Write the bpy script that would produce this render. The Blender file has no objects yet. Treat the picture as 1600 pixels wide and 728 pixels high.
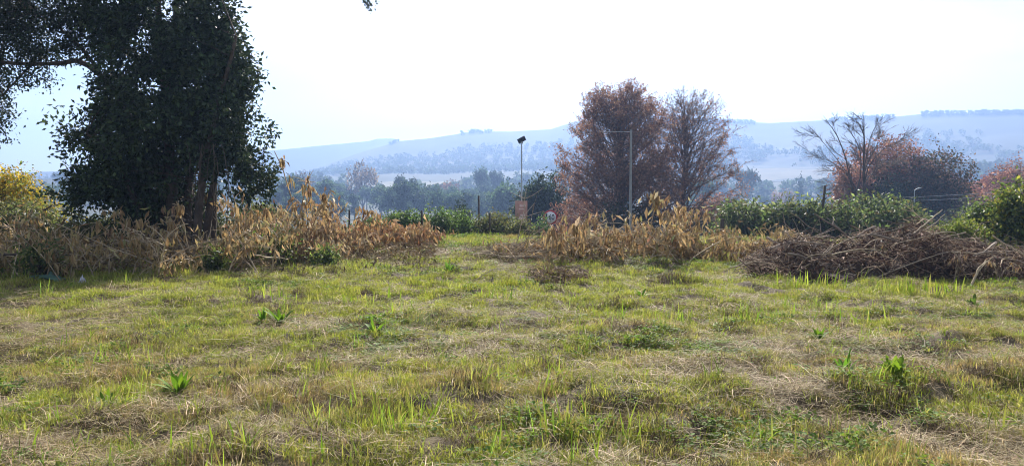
import bpy, math, random
import numpy as np
from mathutils import Vector, Matrix, Euler

# ------------------------------------------------------------------ camera, sky, sun, exposure
S = bpy.context.scene
COL = S.collection
F, HZ, H = 1200.0, 300.0, 1.6
PITCH = math.atan((364 - HZ) / F)
cP, sP = math.cos(PITCH), math.sin(PITCH)

cam_d = bpy.data.cameras.new('camera')
cam_d.sensor_width = 36.0
cam_d.lens = 36.0 * F / 1600.0
cam_d.clip_start, cam_d.clip_end = 0.05, 8000
cam = bpy.data.objects.new('camera', cam_d)
cam.location = (0, 0, H)
cam.rotation_euler = (math.pi / 2 - PITCH, 0, 0)
COL.objects.link(cam)
S.camera = cam

SUN_EL, SUN_AZ = math.radians(38), math.radians(7)
world = bpy.data.worlds.new('World')
S.world = world
world.use_nodes = True
wn, wl = world.node_tree.nodes, world.node_tree.links
wn.clear()
sky = wn.new('ShaderNodeTexSky')
sky.sky_type = 'NISHITA'
sky.sun_disc = False
sky.sun_elevation, sky.sun_rotation = SUN_EL, SUN_AZ
sky.altitude, sky.air_density, sky.dust_density, sky.ozone_density = 1200, 1.0, 2.2, 1.0
bg = wn.new('ShaderNodeBackground')
bg.inputs['Strength'].default_value = 0.06
wo = wn.new('ShaderNodeOutputWorld')
# thin drifting cloud mixed into the sky by direction
tc = wn.new('ShaderNodeTexCoord')
mp = wn.new('ShaderNodeMapping'); mp.inputs['Scale'].default_value = (1.6, 1.6, 5.0)
nz = wn.new('ShaderNodeTexNoise'); nz.inputs['Scale'].default_value = 2.2; nz.inputs['Detail'].default_value = 7
nz.inputs['Roughness'].default_value = 0.55
rp = wn.new('ShaderNodeMapRange'); rp.inputs[1].default_value = 0.36; rp.inputs[2].default_value = 0.66
rp.inputs[3].default_value = 0.0; rp.inputs[4].default_value = 0.8
mx = wn.new('ShaderNodeMixRGB'); mx.inputs[2].default_value = (8.2, 8.3, 8.3, 1)
wl.new(tc.outputs['Generated'], mp.inputs[0]); wl.new(mp.outputs[0], nz.inputs['Vector'])
wl.new(nz.outputs['Fac'], rp.inputs[0]); wl.new(rp.outputs[0], mx.inputs[0])
wl.new(sky.outputs[0], mx.inputs[1]); wl.new(mx.outputs[0], bg.inputs['Color'])
wl.new(bg.outputs[0], wo.inputs['Surface'])

sun_d = bpy.data.lights.new('sun', 'SUN')
sun_d.energy, sun_d.angle, sun_d.color = 5.0, math.radians(0.53), (1.0, 0.945, 0.86)
sun = bpy.data.objects.new('sun', sun_d)
sdir = Vector((math.sin(SUN_AZ) * math.cos(SUN_EL), math.cos(SUN_AZ) * math.cos(SUN_EL), math.sin(SUN_EL)))
sun.rotation_euler = sdir.to_track_quat('Z', 'Y').to_euler()
sun.location = sdir * 60
COL.objects.link(sun)

S.view_settings.view_transform = 'Standard'
S.view_settings.look = 'None'
S.view_settings.exposure = 1.47
S.view_settings.gamma = 1.0
S.view_settings.use_curve_mapping = False
S.render.engine = 'CYCLES'
cy = S.cycles
cy.max_bounces, cy.diffuse_bounces, cy.glossy_bounces = 6, 3, 1
cy.transmission_bounces, cy.transparent_max_bounces, cy.volume_bounces = 3, 6, 0
cy.use_denoising = True
cy.filter_width = 1.0
cy.caustics_reflective = cy.caustics_refractive = False

HAZE_DENSITY, HAZE_COL, HAZE_G = 0.00062, (0.29, 0.44, 0.79), 0.42

# ------------------------------------------------------------------ helpers
R = np.random.default_rng(11)
random.seed(5)

def ray(px, py):
    u, v = (px - 800) / F, (364 - py) / F
    return np.array([u, cP + v * sP, -sP + v * cP])

def at(px, py, Y):                       # the point at depth Y seen at a photograph position
    d = ray(px, py)
    return np.array([0, 0, H]) + d * (Y / d[1])

def gp(px, py, z=0.0):                   # where that sight line meets level ground
    d = ray(px, py)
    return np.array([0, 0, H]) + d * ((z - H) / d[2])

def _hash(ix, iy, seed):
    h = (ix.astype(np.int64) * 374761393 + iy.astype(np.int64) * 668265263 + seed * 1442695041) & 0xffffffff
    h = ((h ^ (h >> 13)) * 1274126177) & 0xffffffff
    h = h ^ (h >> 16)
    return (h & 0xffffff) / float(0xffffff)

def vn(x, y, seed=0):                    # smooth value noise 0..1
    x, y = np.asarray(x, float), np.asarray(y, float)
    ix, iy = np.floor(x), np.floor(y)
    fx, fy = x - ix, y - iy
    fx, fy = fx * fx * (3 - 2 * fx), fy * fy * (3 - 2 * fy)
    a, b = _hash(ix, iy, seed), _hash(ix + 1, iy, seed)
    c, d = _hash(ix, iy + 1, seed), _hash(ix + 1, iy + 1, seed)
    return (a * (1 - fx) + b * fx) * (1 - fy) + (c * (1 - fx) + d * fx) * fy

def fbm(x, y, seed=0, octv=4):
    s, a, t = 0, 1.0, 0
    for o in range(octv):
        s = s + a * vn(x * 2 ** o + 17.3 * o, y * 2 ** o - 9.1 * o, seed + o); t += a; a *= 0.5
    return s / t

def sstep(a, b, x):
    t = np.clip((np.asarray(x, float) - a) / (b - a), 0, 1)
    return t * t * (3 - 2 * t)

def link(o, parent=None):
    COL.objects.link(o)
    if parent is not None:
        o.parent = parent
    return o

def tag(o, label=None, cat=None, group=None, kind=None):
    if label: o['label'] = label
    if cat: o['category'] = cat
    if group: o['group'] = group
    if kind: o['kind'] = kind
    return o

def empty(name, loc, label, cat, group=None):
    o = bpy.data.objects.new(name, None)
    o.empty_display_size = 0.2
    o.location = Vector([float(c) for c in loc])
    COL.objects.link(o)
    return tag(o, label, cat, group)

def mesh_np(name, V, faces, col=None, mat=None, smooth=False):
    """faces: list of integer arrays (m,3) or (m,4)"""
    me = bpy.data.meshes.new(name)
    V = np.ascontiguousarray(V, np.float32)
    me.vertices.add(len(V)); me.vertices.foreach_set('co', V.ravel())
    faces = [np.asarray(f, np.int32) for f in faces if len(f)]
    loops = np.concatenate([f.ravel() for f in faces])
    sizes = np.concatenate([np.full(len(f), f.shape[1], np.int32) for f in faces])
    me.loops.add(len(loops)); me.loops.foreach_set('vertex_index', loops)
    me.polygons.add(len(sizes))
    me.polygons.foreach_set('loop_start', np.concatenate([[0], np.cumsum(sizes)[:-1]]).astype(np.int32))
    me.polygons.foreach_set('loop_total', sizes)
    if smooth:
        me.polygons.foreach_set('use_smooth', np.ones(len(sizes), bool))
    me.update(calc_edges=True)
    if col is not None:
        a = me.color_attributes.new('Col', 'FLOAT_COLOR', 'POINT')
        c = np.ones((len(V), 4), np.float32); c[:, :3] = col
        a.data.foreach_set('color', c.ravel())
    if mat: me.materials.append(mat)
    return me

def obj(name, me, parent=None, loc=None):
    o = bpy.data.objects.new(name, me)
    if loc is not None: o.location = Vector([float(c) for c in loc])
    return link(o, parent)

# ------------------------------------------------------------------ materials
def mat(name, base=(0.5, 0.5, 0.5), rough=0.8, attr=False, transl=0.0, vary=0.0, noise=None, bump=0.0,
        bump_scale=40, ramp=None, metal=0.0, spec=0.3, tcol=None, ramp_src='random'):
    m = bpy.data.materials.new(name); m.use_nodes = True
    n, l = m.node_tree.nodes, m.node_tree.links
    n.clear()
    out = n.new('ShaderNodeOutputMaterial')
    p = n.new('ShaderNodeBsdfPrincipled')
    p.inputs['Roughness'].default_value = rough
    p.inputs['Metallic'].default_value = metal
    p.inputs['Specular IOR Level'].default_value = spec
    c = None
    info = n.new('ShaderNodeObjectInfo')
    if attr:
        a = n.new('ShaderNodeVertexColor'); a.layer_name = 'Col'; c = a.outputs['Color']
    elif ramp:
        r = n.new('ShaderNodeValToRGB'); e = r.color_ramp.elements
        while len(e) < len(ramp): e.new(0.5)
        for i, (pos, cc) in enumerate(ramp):
            e[i].position = pos; e[i].color = (*cc, 1)
        if ramp_src == 'random':
            l.new(info.outputs['Random'], r.inputs[0])
        else:
            t = n.new('ShaderNodeNewGeometry')
            q = n.new('ShaderNodeTexNoise'); q.inputs['Scale'].default_value = ramp_src; q.inputs['Detail'].default_value = 6
            l.new(t.outputs['Position'], q.inputs['Vector']); l.new(q.outputs['Fac'], r.inputs[0])
        c = r.outputs['Color']
    else:
        g = n.new('ShaderNodeRGB'); g.outputs[0].default_value = (*base, 1); c = g.outputs[0]
    if vary:
        hs = n.new('ShaderNodeHueSaturation')
        mr = n.new('ShaderNodeMapRange'); mr.inputs[3].default_value = 1 - vary; mr.inputs[4].default_value = 1 + vary
        l.new(info.outputs['Random'], mr.inputs[0]); l.new(mr.outputs[0], hs.inputs['Value']); l.new(c, hs.inputs['Color'])
        c = hs.outputs['Color']
    tx = n.new('ShaderNodeTexCoord')
    if noise:
        q = n.new('ShaderNodeTexNoise'); q.inputs['Scale'].default_value = noise[0]; q.inputs['Detail'].default_value = 6
        l.new(tx.outputs['Object'], q.inputs['Vector'])
        mr = n.new('ShaderNodeMapRange'); mr.inputs[1].default_value = .3; mr.inputs[2].default_value = .7
        mr.inputs[3].default_value = 1 - noise[1]; mr.inputs[4].default_value = 1 + noise[1]
        l.new(q.outputs['Fac'], mr.inputs[0])
        hs = n.new('ShaderNodeHueSaturation'); l.new(mr.outputs[0], hs.inputs['Value']); l.new(c, hs.inputs['Color'])
        c = hs.outputs['Color']
    l.new(c, p.inputs['Base Color'])
    if bump:
        q = n.new('ShaderNodeTexNoise'); q.inputs['Scale'].default_value = bump_scale; q.inputs['Detail'].default_value = 5
        l.new(tx.outputs['Object'], q.inputs['Vector'])
        b = n.new('ShaderNodeBump'); b.inputs['Strength'].default_value = bump; b.inputs['Distance'].default_value = 0.02
        l.new(q.outputs['Fac'], b.inputs['Height']); l.new(b.outputs[0], p.inputs['Normal'])
    sh = p.outputs[0]
    if transl:
        t = n.new('ShaderNodeBsdfTranslucent')
        if tcol:
            mm = n.new('ShaderNodeMixRGB'); mm.blend_type = 'MULTIPLY'; mm.inputs[0].default_value = 1
            mm.inputs[2].default_value = (*tcol, 1); l.new(c, mm.inputs[1]); l.new(mm.outputs[0], t.inputs['Color'])
        else:
            l.new(c, t.inputs['Color'])
        ms = n.new('ShaderNodeMixShader'); ms.inputs[0].default_value = transl
        l.new(sh, ms.inputs[1]); l.new(t.outputs[0], ms.inputs[2]); sh = ms.outputs[0]
    l.new(sh, out.inputs['Surface'])
    return m

M = {}
M['grass'] = mat('grass_blade', attr=True, rough=0.6, spec=0.2, transl=0.40, vary=0.3, tcol=(1.25, 1.25, 0.8))
M['straw'] = mat('dry_straw', attr=True, rough=0.7, spec=0.15, transl=0.15, vary=0.3)
M['weed'] = mat('weed_leaf', attr=True, rough=0.62, spec=0.12, transl=0.45, vary=0.15, tcol=(1.2, 1.3, 0.6))
M['evergreen'] = mat('evergreen_leaf', attr=True, rough=0.5, transl=0.2, spec=0.14)
M['shrubleaf'] = mat('shrub_leaf', attr=True, rough=0.5, spec=0.2, transl=0.48, vary=0.12, tcol=(1.15, 1.2, 0.7))
M['redleaf'] = mat('autumn_leaf', attr=True, rough=0.6, transl=0.48)
M['farleaf'] = mat('far_foliage', attr=True, rough=0.8, transl=0.42, vary=0.3)
M['wilt'] = mat('wilted_leaf', rough=0.6, transl=0.42, noise=(9, 0.28), bump=0.3, bump_scale=30, ramp=[
    (0.0, (0.21, 0.135, 0.062)), (0.2, (0.43, 0.30, 0.135)), (0.4, (0.28, 0.18, 0.08)), (0.6, (0.52, 0.40, 0.215)), (0.8, (0.38, 0.225, 0.085)), (1.0, (0.30, 0.26, 0.12))])
M['wiltmass'] = mat('wilted_leaf_mass', attr=True, rough=0.65, transl=0.3)
M['stem'] = mat('cut_stem', (0.38, 0.30, 0.20), rough=0.8, vary=0.3, noise=(14, 0.3), bump=0.4, bump_scale=60)
M['deadwood'] = mat('dead_wood', (0.27, 0.215, 0.165), rough=0.85, vary=0.4, noise=(10, 0.3), bump=0.4, bump_scale=50)
M['twig'] = mat('dead_twig', attr=True, rough=0.85)
M['bark'] = mat('bark', (0.085, 0.066, 0.05), rough=0.9, noise=(6, 0.35), bump=0.8, bump_scale=25)
M['barkred'] = mat('oak_bark', (0.13, 0.09, 0.072), rough=0.9, noise=(6, 0.3))
M['greybark'] = mat('grey_bark', (0.105, 0.088, 0.078), rough=0.9, noise=(6, 0.3))
M['farbark'] = mat('pale_bark', (0.16, 0.14, 0.12), rough=0.9)
M['galv'] = mat('galvanised_steel', (0.42, 0.43, 0.43), rough=0.45, metal=0.6, noise=(5, 0.12))
M['concrete'] = mat('pole_concrete', (0.30, 0.285, 0.26), rough=0.85, noise=(3, 0.15), bump=0.3)
M['darkmetal'] = mat('dark_metal', (0.04, 0.045, 0.055), rough=0.4, metal=0.4)
M['panel'] = mat('solar_glass', (0.015, 0.02, 0.045), rough=0.15, spec=0.6)
M['post'] = mat('weathered_post', (0.055, 0.045, 0.036), rough=0.9, noise=(8, 0.35), bump=0.5)
M['white'] = mat('sign_white', (0.72, 0.73, 0.74), rough=0.5, noise=(7, 0.06))
M['red'] = mat('sign_red', (0.42, 0.035, 0.04), rough=0.5, noise=(6, 0.15))
M['black'] = mat('sign_black', (0.015, 0.015, 0.017), rough=0.5)
M['poster'] = mat('poster_orange', (0.42, 0.215, 0.15), rough=0.6, noise=(4, 0.18))
M['posterpale'] = mat('poster_pale', (0.66, 0.45, 0.38), rough=0.6, noise=(9, 0.2))
M['plastic'] = mat('plastic_bag', (0.62, 0.64, 0.7), rough=0.4, transl=0.4)
M['netting'] = mat('green_sheet', (0.10, 0.19, 0.15), rough=0.45, transl=0.3)
M['wire'] = mat('cable', (0.30, 0.30, 0.31), rough=0.5, metal=0.5)
M['litter'] = mat('shade_dark_litter', rough=0.95, bump=0.8, bump_scale=22, ramp_src=7.0, ramp=[  # darkness put into the colour, for shade in the heap's hollows
    (0.25, (0.018, 0.013, 0.010)), (0.5, (0.038, 0.027, 0.02)), (0.75, (0.075, 0.054, 0.04))])
M['soil'] = mat('soil_thatch', rough=0.95, bump=0.9, bump_scale=45, ramp_src=3.0, ramp=[
    (0.25, (0.035, 0.025, 0.013)), (0.45, (0.065, 0.048, 0.024)), (0.6, (0.10, 0.076, 0.038)), (0.8, (0.16, 0.12, 0.065))])
M['land'] = mat('valley_land', rough=0.95, ramp_src=0.006, ramp=[
    (0.30, (0.014, 0.023, 0.013)), (0.48, (0.02, 0.03, 0.016)), (0.56, (0.03, 0.036, 0.02)), (0.66, (0.05, 0.05, 0.03))])
M['field'] = mat('pale_field', rough=0.95, ramp_src=0.05, ramp=[(0.3, (0.085, 0.082, 0.05)), (0.7, (0.13, 0.118, 0.072))])

# ------------------------------------------------------------------ geometry builders
def tubes(polys, sides=4, capless=True):
    """polys: list of (points (n,3), radii (n)); returns V, F, polyline id per vertex"""
    groups = {}
    for i, (p, r) in enumerate(polys):
        groups.setdefault(len(p), []).append(i)
    Vs, Fs, ids, base = [], [], [], 0
    ang = np.arange(sides) * 2 * math.pi / sides
    ca, sa = np.cos(ang), np.sin(ang)
    for n, idx in groups.items():
        P = np.array([polys[i][0] for i in idx], float)
        Rr = np.array([polys[i][1] for i in idx], float)
        T = np.gradient(P, axis=1)
        T /= np.linalg.norm(T, axis=2, keepdims=True) + 1e-9
        ov = P[:, -1] - P[:, 0]; ov /= np.linalg.norm(ov, axis=1, keepdims=True) + 1e-9
        ref = np.where(np.abs(ov[:, 2:3]) > 0.75, np.array([[1.0, 0.13, 0]]), np.array([[0.1, 0.05, 1.0]]))
        ref = np.repeat(ref[:, None, :], n, 1)
        A = np.cross(T, ref); A /= np.linalg.norm(A, axis=2, keepdims=True) + 1e-9
        B = np.cross(T, A)
        V = P[:, :, None, :] + Rr[:, :, None, None] * (A[:, :, None, :] * ca[None, None, :, None] + B[:, :, None, :] * sa[None, None, :, None])
        m = len(idx)
        k = np.arange(m)[:, None, None] * n * sides
        j = np.arange(n - 1)[None, :, None] * sides
        s = np.arange(sides)[None, None, :]
        s2 = (s + 1) % sides
        q = np.stack([k + j + s, k + j + s2, k + j + sides + s2, k + j + sides + s], -1).reshape(-1, 4)
        Vs.append(V.reshape(-1, 3)); Fs.append(q + base); base += m * n * sides
        ids.append(np.repeat(np.array(idx), n * sides))
    return np.concatenate(Vs), np.concatenate(Fs), np.concatenate(ids)

def unit(a):
    return a / (np.linalg.norm(a, axis=-1, keepdims=True) + 1e-9)

def leaves(P, D, L, W, r=R, fold=0.18, N=None):
    """diamond leaves folded along the midrib; P base, D axis, L length, W width (arrays)"""
    n = len(P); D = unit(D)
    if N is None: N = r.normal(size=(n, 3))
    Sd = unit(np.cross(D, N)); Nn = np.cross(Sd, D)
    L = np.broadcast_to(L, n)[:, None]; W = np.broadcast_to(W, n)[:, None]
    V = np.empty((n, 4, 3))
    V[:, 0] = P; V[:, 2] = P + D * L - Nn * L * 0.06
    mid = P + D * L * 0.45 + Nn * W * fold
    V[:, 1] = mid + Sd * W * 0.5; V[:, 3] = mid - Sd * W * 0.5
    b = np.arange(n)[:, None] * 4
    return V.reshape(-1, 3), np.concatenate([b + [0, 1, 2], b + [0, 2, 3]])

def colours(n, pal, w=None, jit=0.15, per=4, r=R):
    pal = np.array(pal, float)
    k = r.choice(len(pal), n, p=None if w is None else np.array(w) / np.sum(w))
    c = pal[k] * (1 + jit * r.normal(size=(n, 1))) * (1 + 0.05 * r.normal(size=(n, 3)))
    return np.repeat(np.clip(c, 0.004, 0.9), per, 0)

def blob_points(blobs, n, r=R, inner=0.35, lump=0.25):
    """points spread through ellipsoids (centre, radii), denser to the outside, with an uneven surface"""
    vol = np.array([b[1][0] * b[1][1] * b[1][2] for b in blobs]) ** 0.75
    k = r.choice(len(blobs), n, p=vol / vol.sum())
    C = np.array([b[0] for b in blobs])[k]; Q = np.array([b[1] for b in blobs])[k]
    d = unit(r.normal(size=(n, 3)))
    rad = inner + (1 - inner) * r.random(n) ** 0.6
    wob = 1 + lump * np.sin(d[:, 0] * 5 + k) * np.cos(d[:, 2] * 6 + 2 * k) + 0.10 * r.normal(size=n)
    return C + d * Q * (rad * wob)[:, None], d

def crown(blobs, nclump, per, L, W, pal, w=None, r=R, spread=0.16, droop=0.4, inner=0.35, lump=0.25, jit=0.2, gaps=0.0):
    C, d = blob_points(blobs, nclump, r, inner, lump)
    if gaps:                                               # open hollows between the boughs
        q = vn(C[:, 0] * 1.5 + C[:, 1] * .5, C[:, 2] * 1.7 - C[:, 1] * .4, 301) * .65 + vn(C[:, 0] * 3.4, C[:, 2] * 3.4 + C[:, 1] * .8, 303) * .35
        k = (q > gaps) | (r.random(nclump) < .12)
        C, d = C[k], d[k]; nclump = len(C)
    cj = 1 + 0.22 * r.normal(size=(nclump, 1))                    # a clump's own shade of green
    P = np.repeat(C, per, 0) + r.normal(size=(nclump * per, 3)) * spread
    D = np.repeat(d, per, 0) * 0.5 + r.normal(size=(nclump * per, 3)) * 0.8 + np.array([0, 0, -droop])
    n = len(P)
    l = L * r.uniform(0.65, 1.3, n)
    V, Fc = leaves(P, D, l, l * W / L * r.uniform(.8, 1.2, n), r)
    c = colours(n, pal, w, jit, 4, r) * np.repeat(np.repeat(np.clip(cj, .5, 1.6), per, 0), 4, 0)
    return V, Fc, np.clip(c, 0.004, 0.9), C

def bez(a, b, c, n):
    t = np.linspace(0, 1, n)[:, None]
    a, b, c = map(np.asarray, (a, b, c))
    return (1 - t) ** 2 * a + 2 * t * (1 - t) * b + t * t * c

def wobble(p, amp, r=R):
    q = p.copy(); n = len(p)
    w = r.normal(size=(n, 3)) * amp; w[0] = 0
    q += np.cumsum(w, 0) * 0.6
    return q

# ------------------------------------------------------------------ the land
CREST = np.array([[-900, 285], [0, 292], [400, 290], [440, 284], [500, 262], [560, 240], [625, 221], [680, 216], [740, 206], [800, 206],
                  [860, 203], [900, 190], [1000, 186], [1140, 190], [1200, 193], [1260, 190], [1400, 183], [1440, 179], [1600, 176], [1900, 180], [2600, 200]], float)
BACK = np.array([[-900, 262], [-300, 268], [0, 270], [90, 268], [300, 246], [420, 236], [500, 228], [575, 221], [590, 217], [618, 217], [628, 222], [700, 230], [900, 215], [1600, 195], [2600, 220]], float)
RN = np.array([0, 27, 47, 75, 130, 220, 420, 520, 650, 800, 1000])
ZN = np.array([0, 0, -2.2, -3.2, -6.0, -8.2, -8.8, -5.0, 5.5, 15.0, 27.0])
RC = 1400.0

def land(x, y):
    r = np.hypot(x, y); az = np.arctan2(x, y)
    t = np.clip(np.tan(np.clip(az, -1.1, 1.1)), -2, 2) * F + 800
    ca = np.maximum(np.cos(az), .45)
    crest = (HZ - np.interp(t, CREST[:, 0], CREST[:, 1])) / F * RC * ca + H
    crest = np.where(np.abs(az) > 1.1, crest * 0.75 + 8, crest)
    side = np.clip(crest / 110.0, 0.25, 1.3)
    near = np.interp(r, RN, ZN)
    near = np.where(near > 0, near * (0.45 + 0.55 * side), near)
    z1000 = 27 * (0.45 + 0.55 * side)
    u = np.clip((r - 1000) / (RC - 1000), 0, 1)
    far = z1000 + (crest - z1000) * (u ** 1.25)
    cb = (HZ - np.interp(t, BACK[:, 0], BACK[:, 1])) / F * 1850 * ca + H
    ub = np.clip((r - RC) / 450, 0, 1)
    back = np.where(r < 1850, crest + (cb - crest) * ub - 14 * np.sin(np.pi * ub), cb * (1 - .3 * np.clip((r - 1850) / 450, 0, 1)))
    z = np.where(r < 1000, near, np.where(r < RC, far, back))
    hill = (fbm(x * 0.008, y * 0.008, 3) - 0.5) * 16 * sstep(450, 900, r) * (1 - 0.9 * sstep(1150, 1390, r)) * (1 - sstep(1400, 1420, r) * 0)
    roll = (fbm(x * 0.03, y * 0.03, 8) - 0.5) * 1.2 * sstep(35, 120, r)
    return z + hill + roll

PATH = np.array([gp(1120, 575)[:2], gp(1230, 612)[:2], gp(1330, 655)[:2], gp(1470, 700)[:2], gp(1800, 745)[:2]])

def pathdist(x, y):
    best = np.full(np.shape(x), 1e9)
    for a, b in zip(PATH[:-1], PATH[1:]):
        ab = b - a
        t = np.clip(((x - a[0]) * ab[0] + (y - a[1]) * ab[1]) / (ab @ ab), 0, 1)
        best = np.minimum(best, np.hypot(x - a[0] - t * ab[0], y - a[1] - t * ab[1]))
    return best

# hollows and hummocks read off the photograph: (px, py, half width m, half depth m, height m)
BUMPS = [(1530, 552, .55, .35, -.10), (1510, 525, .7, .25, .10), (1390, 612, .8, .28, .10), (1560, 602, .7, .28, .11), (1250, 560, .6, .3, .05), (1120, 620, .8, .4, .07), (1060, 700, .8, .3, -.05), (640, 578, .35, .22, .07), (520, 588, .3, .15, -.06),
         (400, 466, .5, .3, .10), (690, 452, .6, .22, -.07), (1050, 440, .5, .3, .09), (870, 440, 1.0, .5, .12), (960, 560, .3, .2, .05),
         (240, 640, .9, .4, .06), (100, 590, .9, .5, .05), (700, 660, .6, .3, -.06), (440, 600, .5, .3, .05), (100, 515, .9, .3, .06)]
BUMPS = [(*gp(a, b)[:2], c, d, e) for a, b, c, d, e in BUMPS]

def gh(x, y):
    x, y = np.asarray(x, float), np.asarray(y, float)
    r = np.hypot(x, y)
    z = (fbm(x * 0.35, y * 0.35, 21, 3) - 0.5) * 0.22 + (fbm(x * 1.7, y * 1.7, 31, 3) - 0.5) * 0.21 + (vn(x * 4.3, y * 4.3, 37) - .5) * .06
    for bx, by, sx, sy, h in BUMPS:
        z = z + h * np.exp(-((x - bx) / sx) ** 2 - ((y - by) / sy) ** 2)
    z = z - 0.09 * (1 - sstep(0.22, 0.5, pathdist(x, y) + 0.3 * (vn(x * 3, y * 3, 5) - .5)))
    f = sstep(27.5, 23, r)
    return z * f + land(x, y) * sstep(24, 28, r)

def grid(xs, ys, zf):
    X, Y = np.meshgrid(xs, ys)
    V = np.stack([X, Y, zf(X, Y)], -1).reshape(-1, 3)
    nx, ny = len(xs), len(ys)
    i = (np.arange(ny - 1)[:, None] * nx + np.arange(nx - 1)[None]).ravel()
    return V, np.stack([i, i + 1, i + nx + 1, i + nx], -1)

def soil_z(x, y): return gh(x, y)
ys = np.concatenate([np.arange(-14, 3, 0.6), np.arange(3, 16, 0.07), np.arange(16, 30, 0.16), np.arange(30, 36.1, 0.6)])
xs = np.concatenate([np.arange(-30, -12, 0.5), np.arange(-12, 12, 0.09), np.arange(12, 30.1, 0.5)])
V, Q = grid(xs, ys, soil_z)
ground = obj('ground', mesh_np('ground', V, [Q], mat=M['soil'], smooth=True))
tag(ground, 'rough grassy ground of the open plot', 'ground', kind='structure')

# valley and hills: one polar sheet out to the horizon, under the near ground where they meet
rr = np.concatenate([np.linspace(12, 60, 22), np.geomspace(64, 1000, 60), np.linspace(1020, 1500, 50), np.linspace(1540, 1900, 24), np.linspace(1950, 2300, 6)])
aa = np.concatenate([np.linspace(-math.pi, -0.75, 70)[:-1], np.linspace(-0.75, 0.75, 420), np.linspace(0.75, math.pi, 70)[1:]])
A, Rg = np.meshgrid(aa, rr)
X, Y = Rg * np.sin(A), Rg * np.cos(A)
Z = land(X, Y) - 0.6 * (1 - sstep(26, 40, Rg))
V = np.stack([X, Y, Z], -1).reshape(-1, 3)
nx, ny = len(aa), len(rr)
i = (np.arange(ny - 1)[:, None] * nx + np.arange(nx - 1)[None]).ravel()
hills = obj('hills', mesh_np('hills', V, [np.stack([i, i + nx, i + nx + 1, i + 1], -1)], mat=M['land'], smooth=True))
tag(hills, 'valley floor rising to long hazy blue hills', 'hills', kind='structure')

for px0, px1, r0, r1, lab in ((570, 725, 590, 735, 'pale dry field left of the lamp below the far slope'), (1175, 1300, 745, 890, 'pale dry field on the slope right of the oaks'), (1120, 1320, 395, 470, 'pale green strip of field behind the broad leaved shrubs'), (1440, 1640, 900, 1000, 'pale field under the long ridge at right')):
    a0, a1 = math.atan((px0 - 800) / F), math.atan((px1 - 800) / F)
    A, Rg = np.meshgrid(np.linspace(a0, a1, 40), np.linspace(r0, r1, 16))
    edge = 14 * (vn(A * 60, A * 0, 7) - .5)
    Rg = Rg + edge
    X, Y = Rg * np.sin(A), Rg * np.cos(A)
    V = np.stack([X, Y, land(X, Y) + .45], -1).reshape(-1, 3)
    i = (np.arange(15)[:, None] * 40 + np.arange(39)[None]).ravel()
    tag(obj('field', mesh_np('field', V, [np.stack([i, i + 40, i + 41, i + 1], -1)], mat=M['field'], smooth=True)), lab, 'field', kind='structure')

# haze: one closed box of even air round everything
def box(a, b):
    V = np.array([[x, y, z] for x in (a[0], b[0]) for y in (a[1], b[1]) for z in (a[2], b[2])], float)
    return V, np.array([[0, 1, 3, 2], [4, 6, 7, 5], [0, 4, 5, 1], [2, 3, 7, 6], [0, 2, 6, 4], [1, 5, 7, 3]])
hm = bpy.data.materials.new('haze_air'); hm.use_nodes = True
hm.node_tree.nodes.clear()
ho = hm.node_tree.nodes.new('ShaderNodeOutputMaterial'); hv = hm.node_tree.nodes.new('ShaderNodeVolumePrincipled')
hv.inputs['Color'].default_value = (*HAZE_COL, 1); hv.inputs['Density'].default_value = HAZE_DENSITY; hv.inputs['Anisotropy'].default_value = HAZE_G
hm.node_tree.links.new(hv.outputs[0], ho.inputs['Volume'])
V, Q = box((-2400, -2400, -14), (2400, 2400, 190))
haze = obj('haze', mesh_np('haze', V, [Q], mat=hm))
tag(haze, 'pale blue haze filling the valley air', 'haze', kind='stuff')

# ------------------------------------------------------------------ far woods (read as one mass)
def lowcrowns(P, hgt, wid, per, r, pal):
    n = len(P)
    C = np.repeat(P, per, 0)
    d = unit(r.normal(size=(n * per, 3)))
    hh = np.repeat(hgt, per); ww = np.repeat(wid, per)
    rad = (0.55 + 0.45 * r.random(n * per))[:, None]
    Q = C + np.stack([d[:, 0] * ww * .5, d[:, 1] * ww * .5, d[:, 2] * hh * .42], -1) * rad
    Q[:, 2] += hh * 0.55
    D = d + r.normal(size=d.shape) * .5
    s = ww * 0.42
    V, Fc = leaves(Q - D * (s * .5)[:, None] / 1.2, D, s, s * .9, r)
    return V, Fc, colours(n * per, pal, None, .18, 4, r)

def wood(name, label, cat, n, px, rng_r, hgt, pal, seed, keep=None, per=26):
    r = np.random.default_rng(seed)
    t = r.uniform(px[0], px[1], n); rad = r.uniform(rng_r[0], rng_r[1], n)
    az = np.arctan((t - 800) / F)
    x, y = rad * np.sin(az), rad * np.cos(az)
    if keep is not None:
        k = keep(x, y, t, rad); x, y = x[k], y[k]
    P = np.stack([x, y, land(x, y)], -1)
    h = r.uniform(hgt[0], hgt[1], len(P))
    V, Fc, c = lowcrowns(P, h, h * r.uniform(.55, .85, len(P)), per, r, pal)
    o = obj(name, mesh_np(name, V, [Fc], c, M['farleaf']))
    return tag(o, label, cat, kind='stuff')

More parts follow.
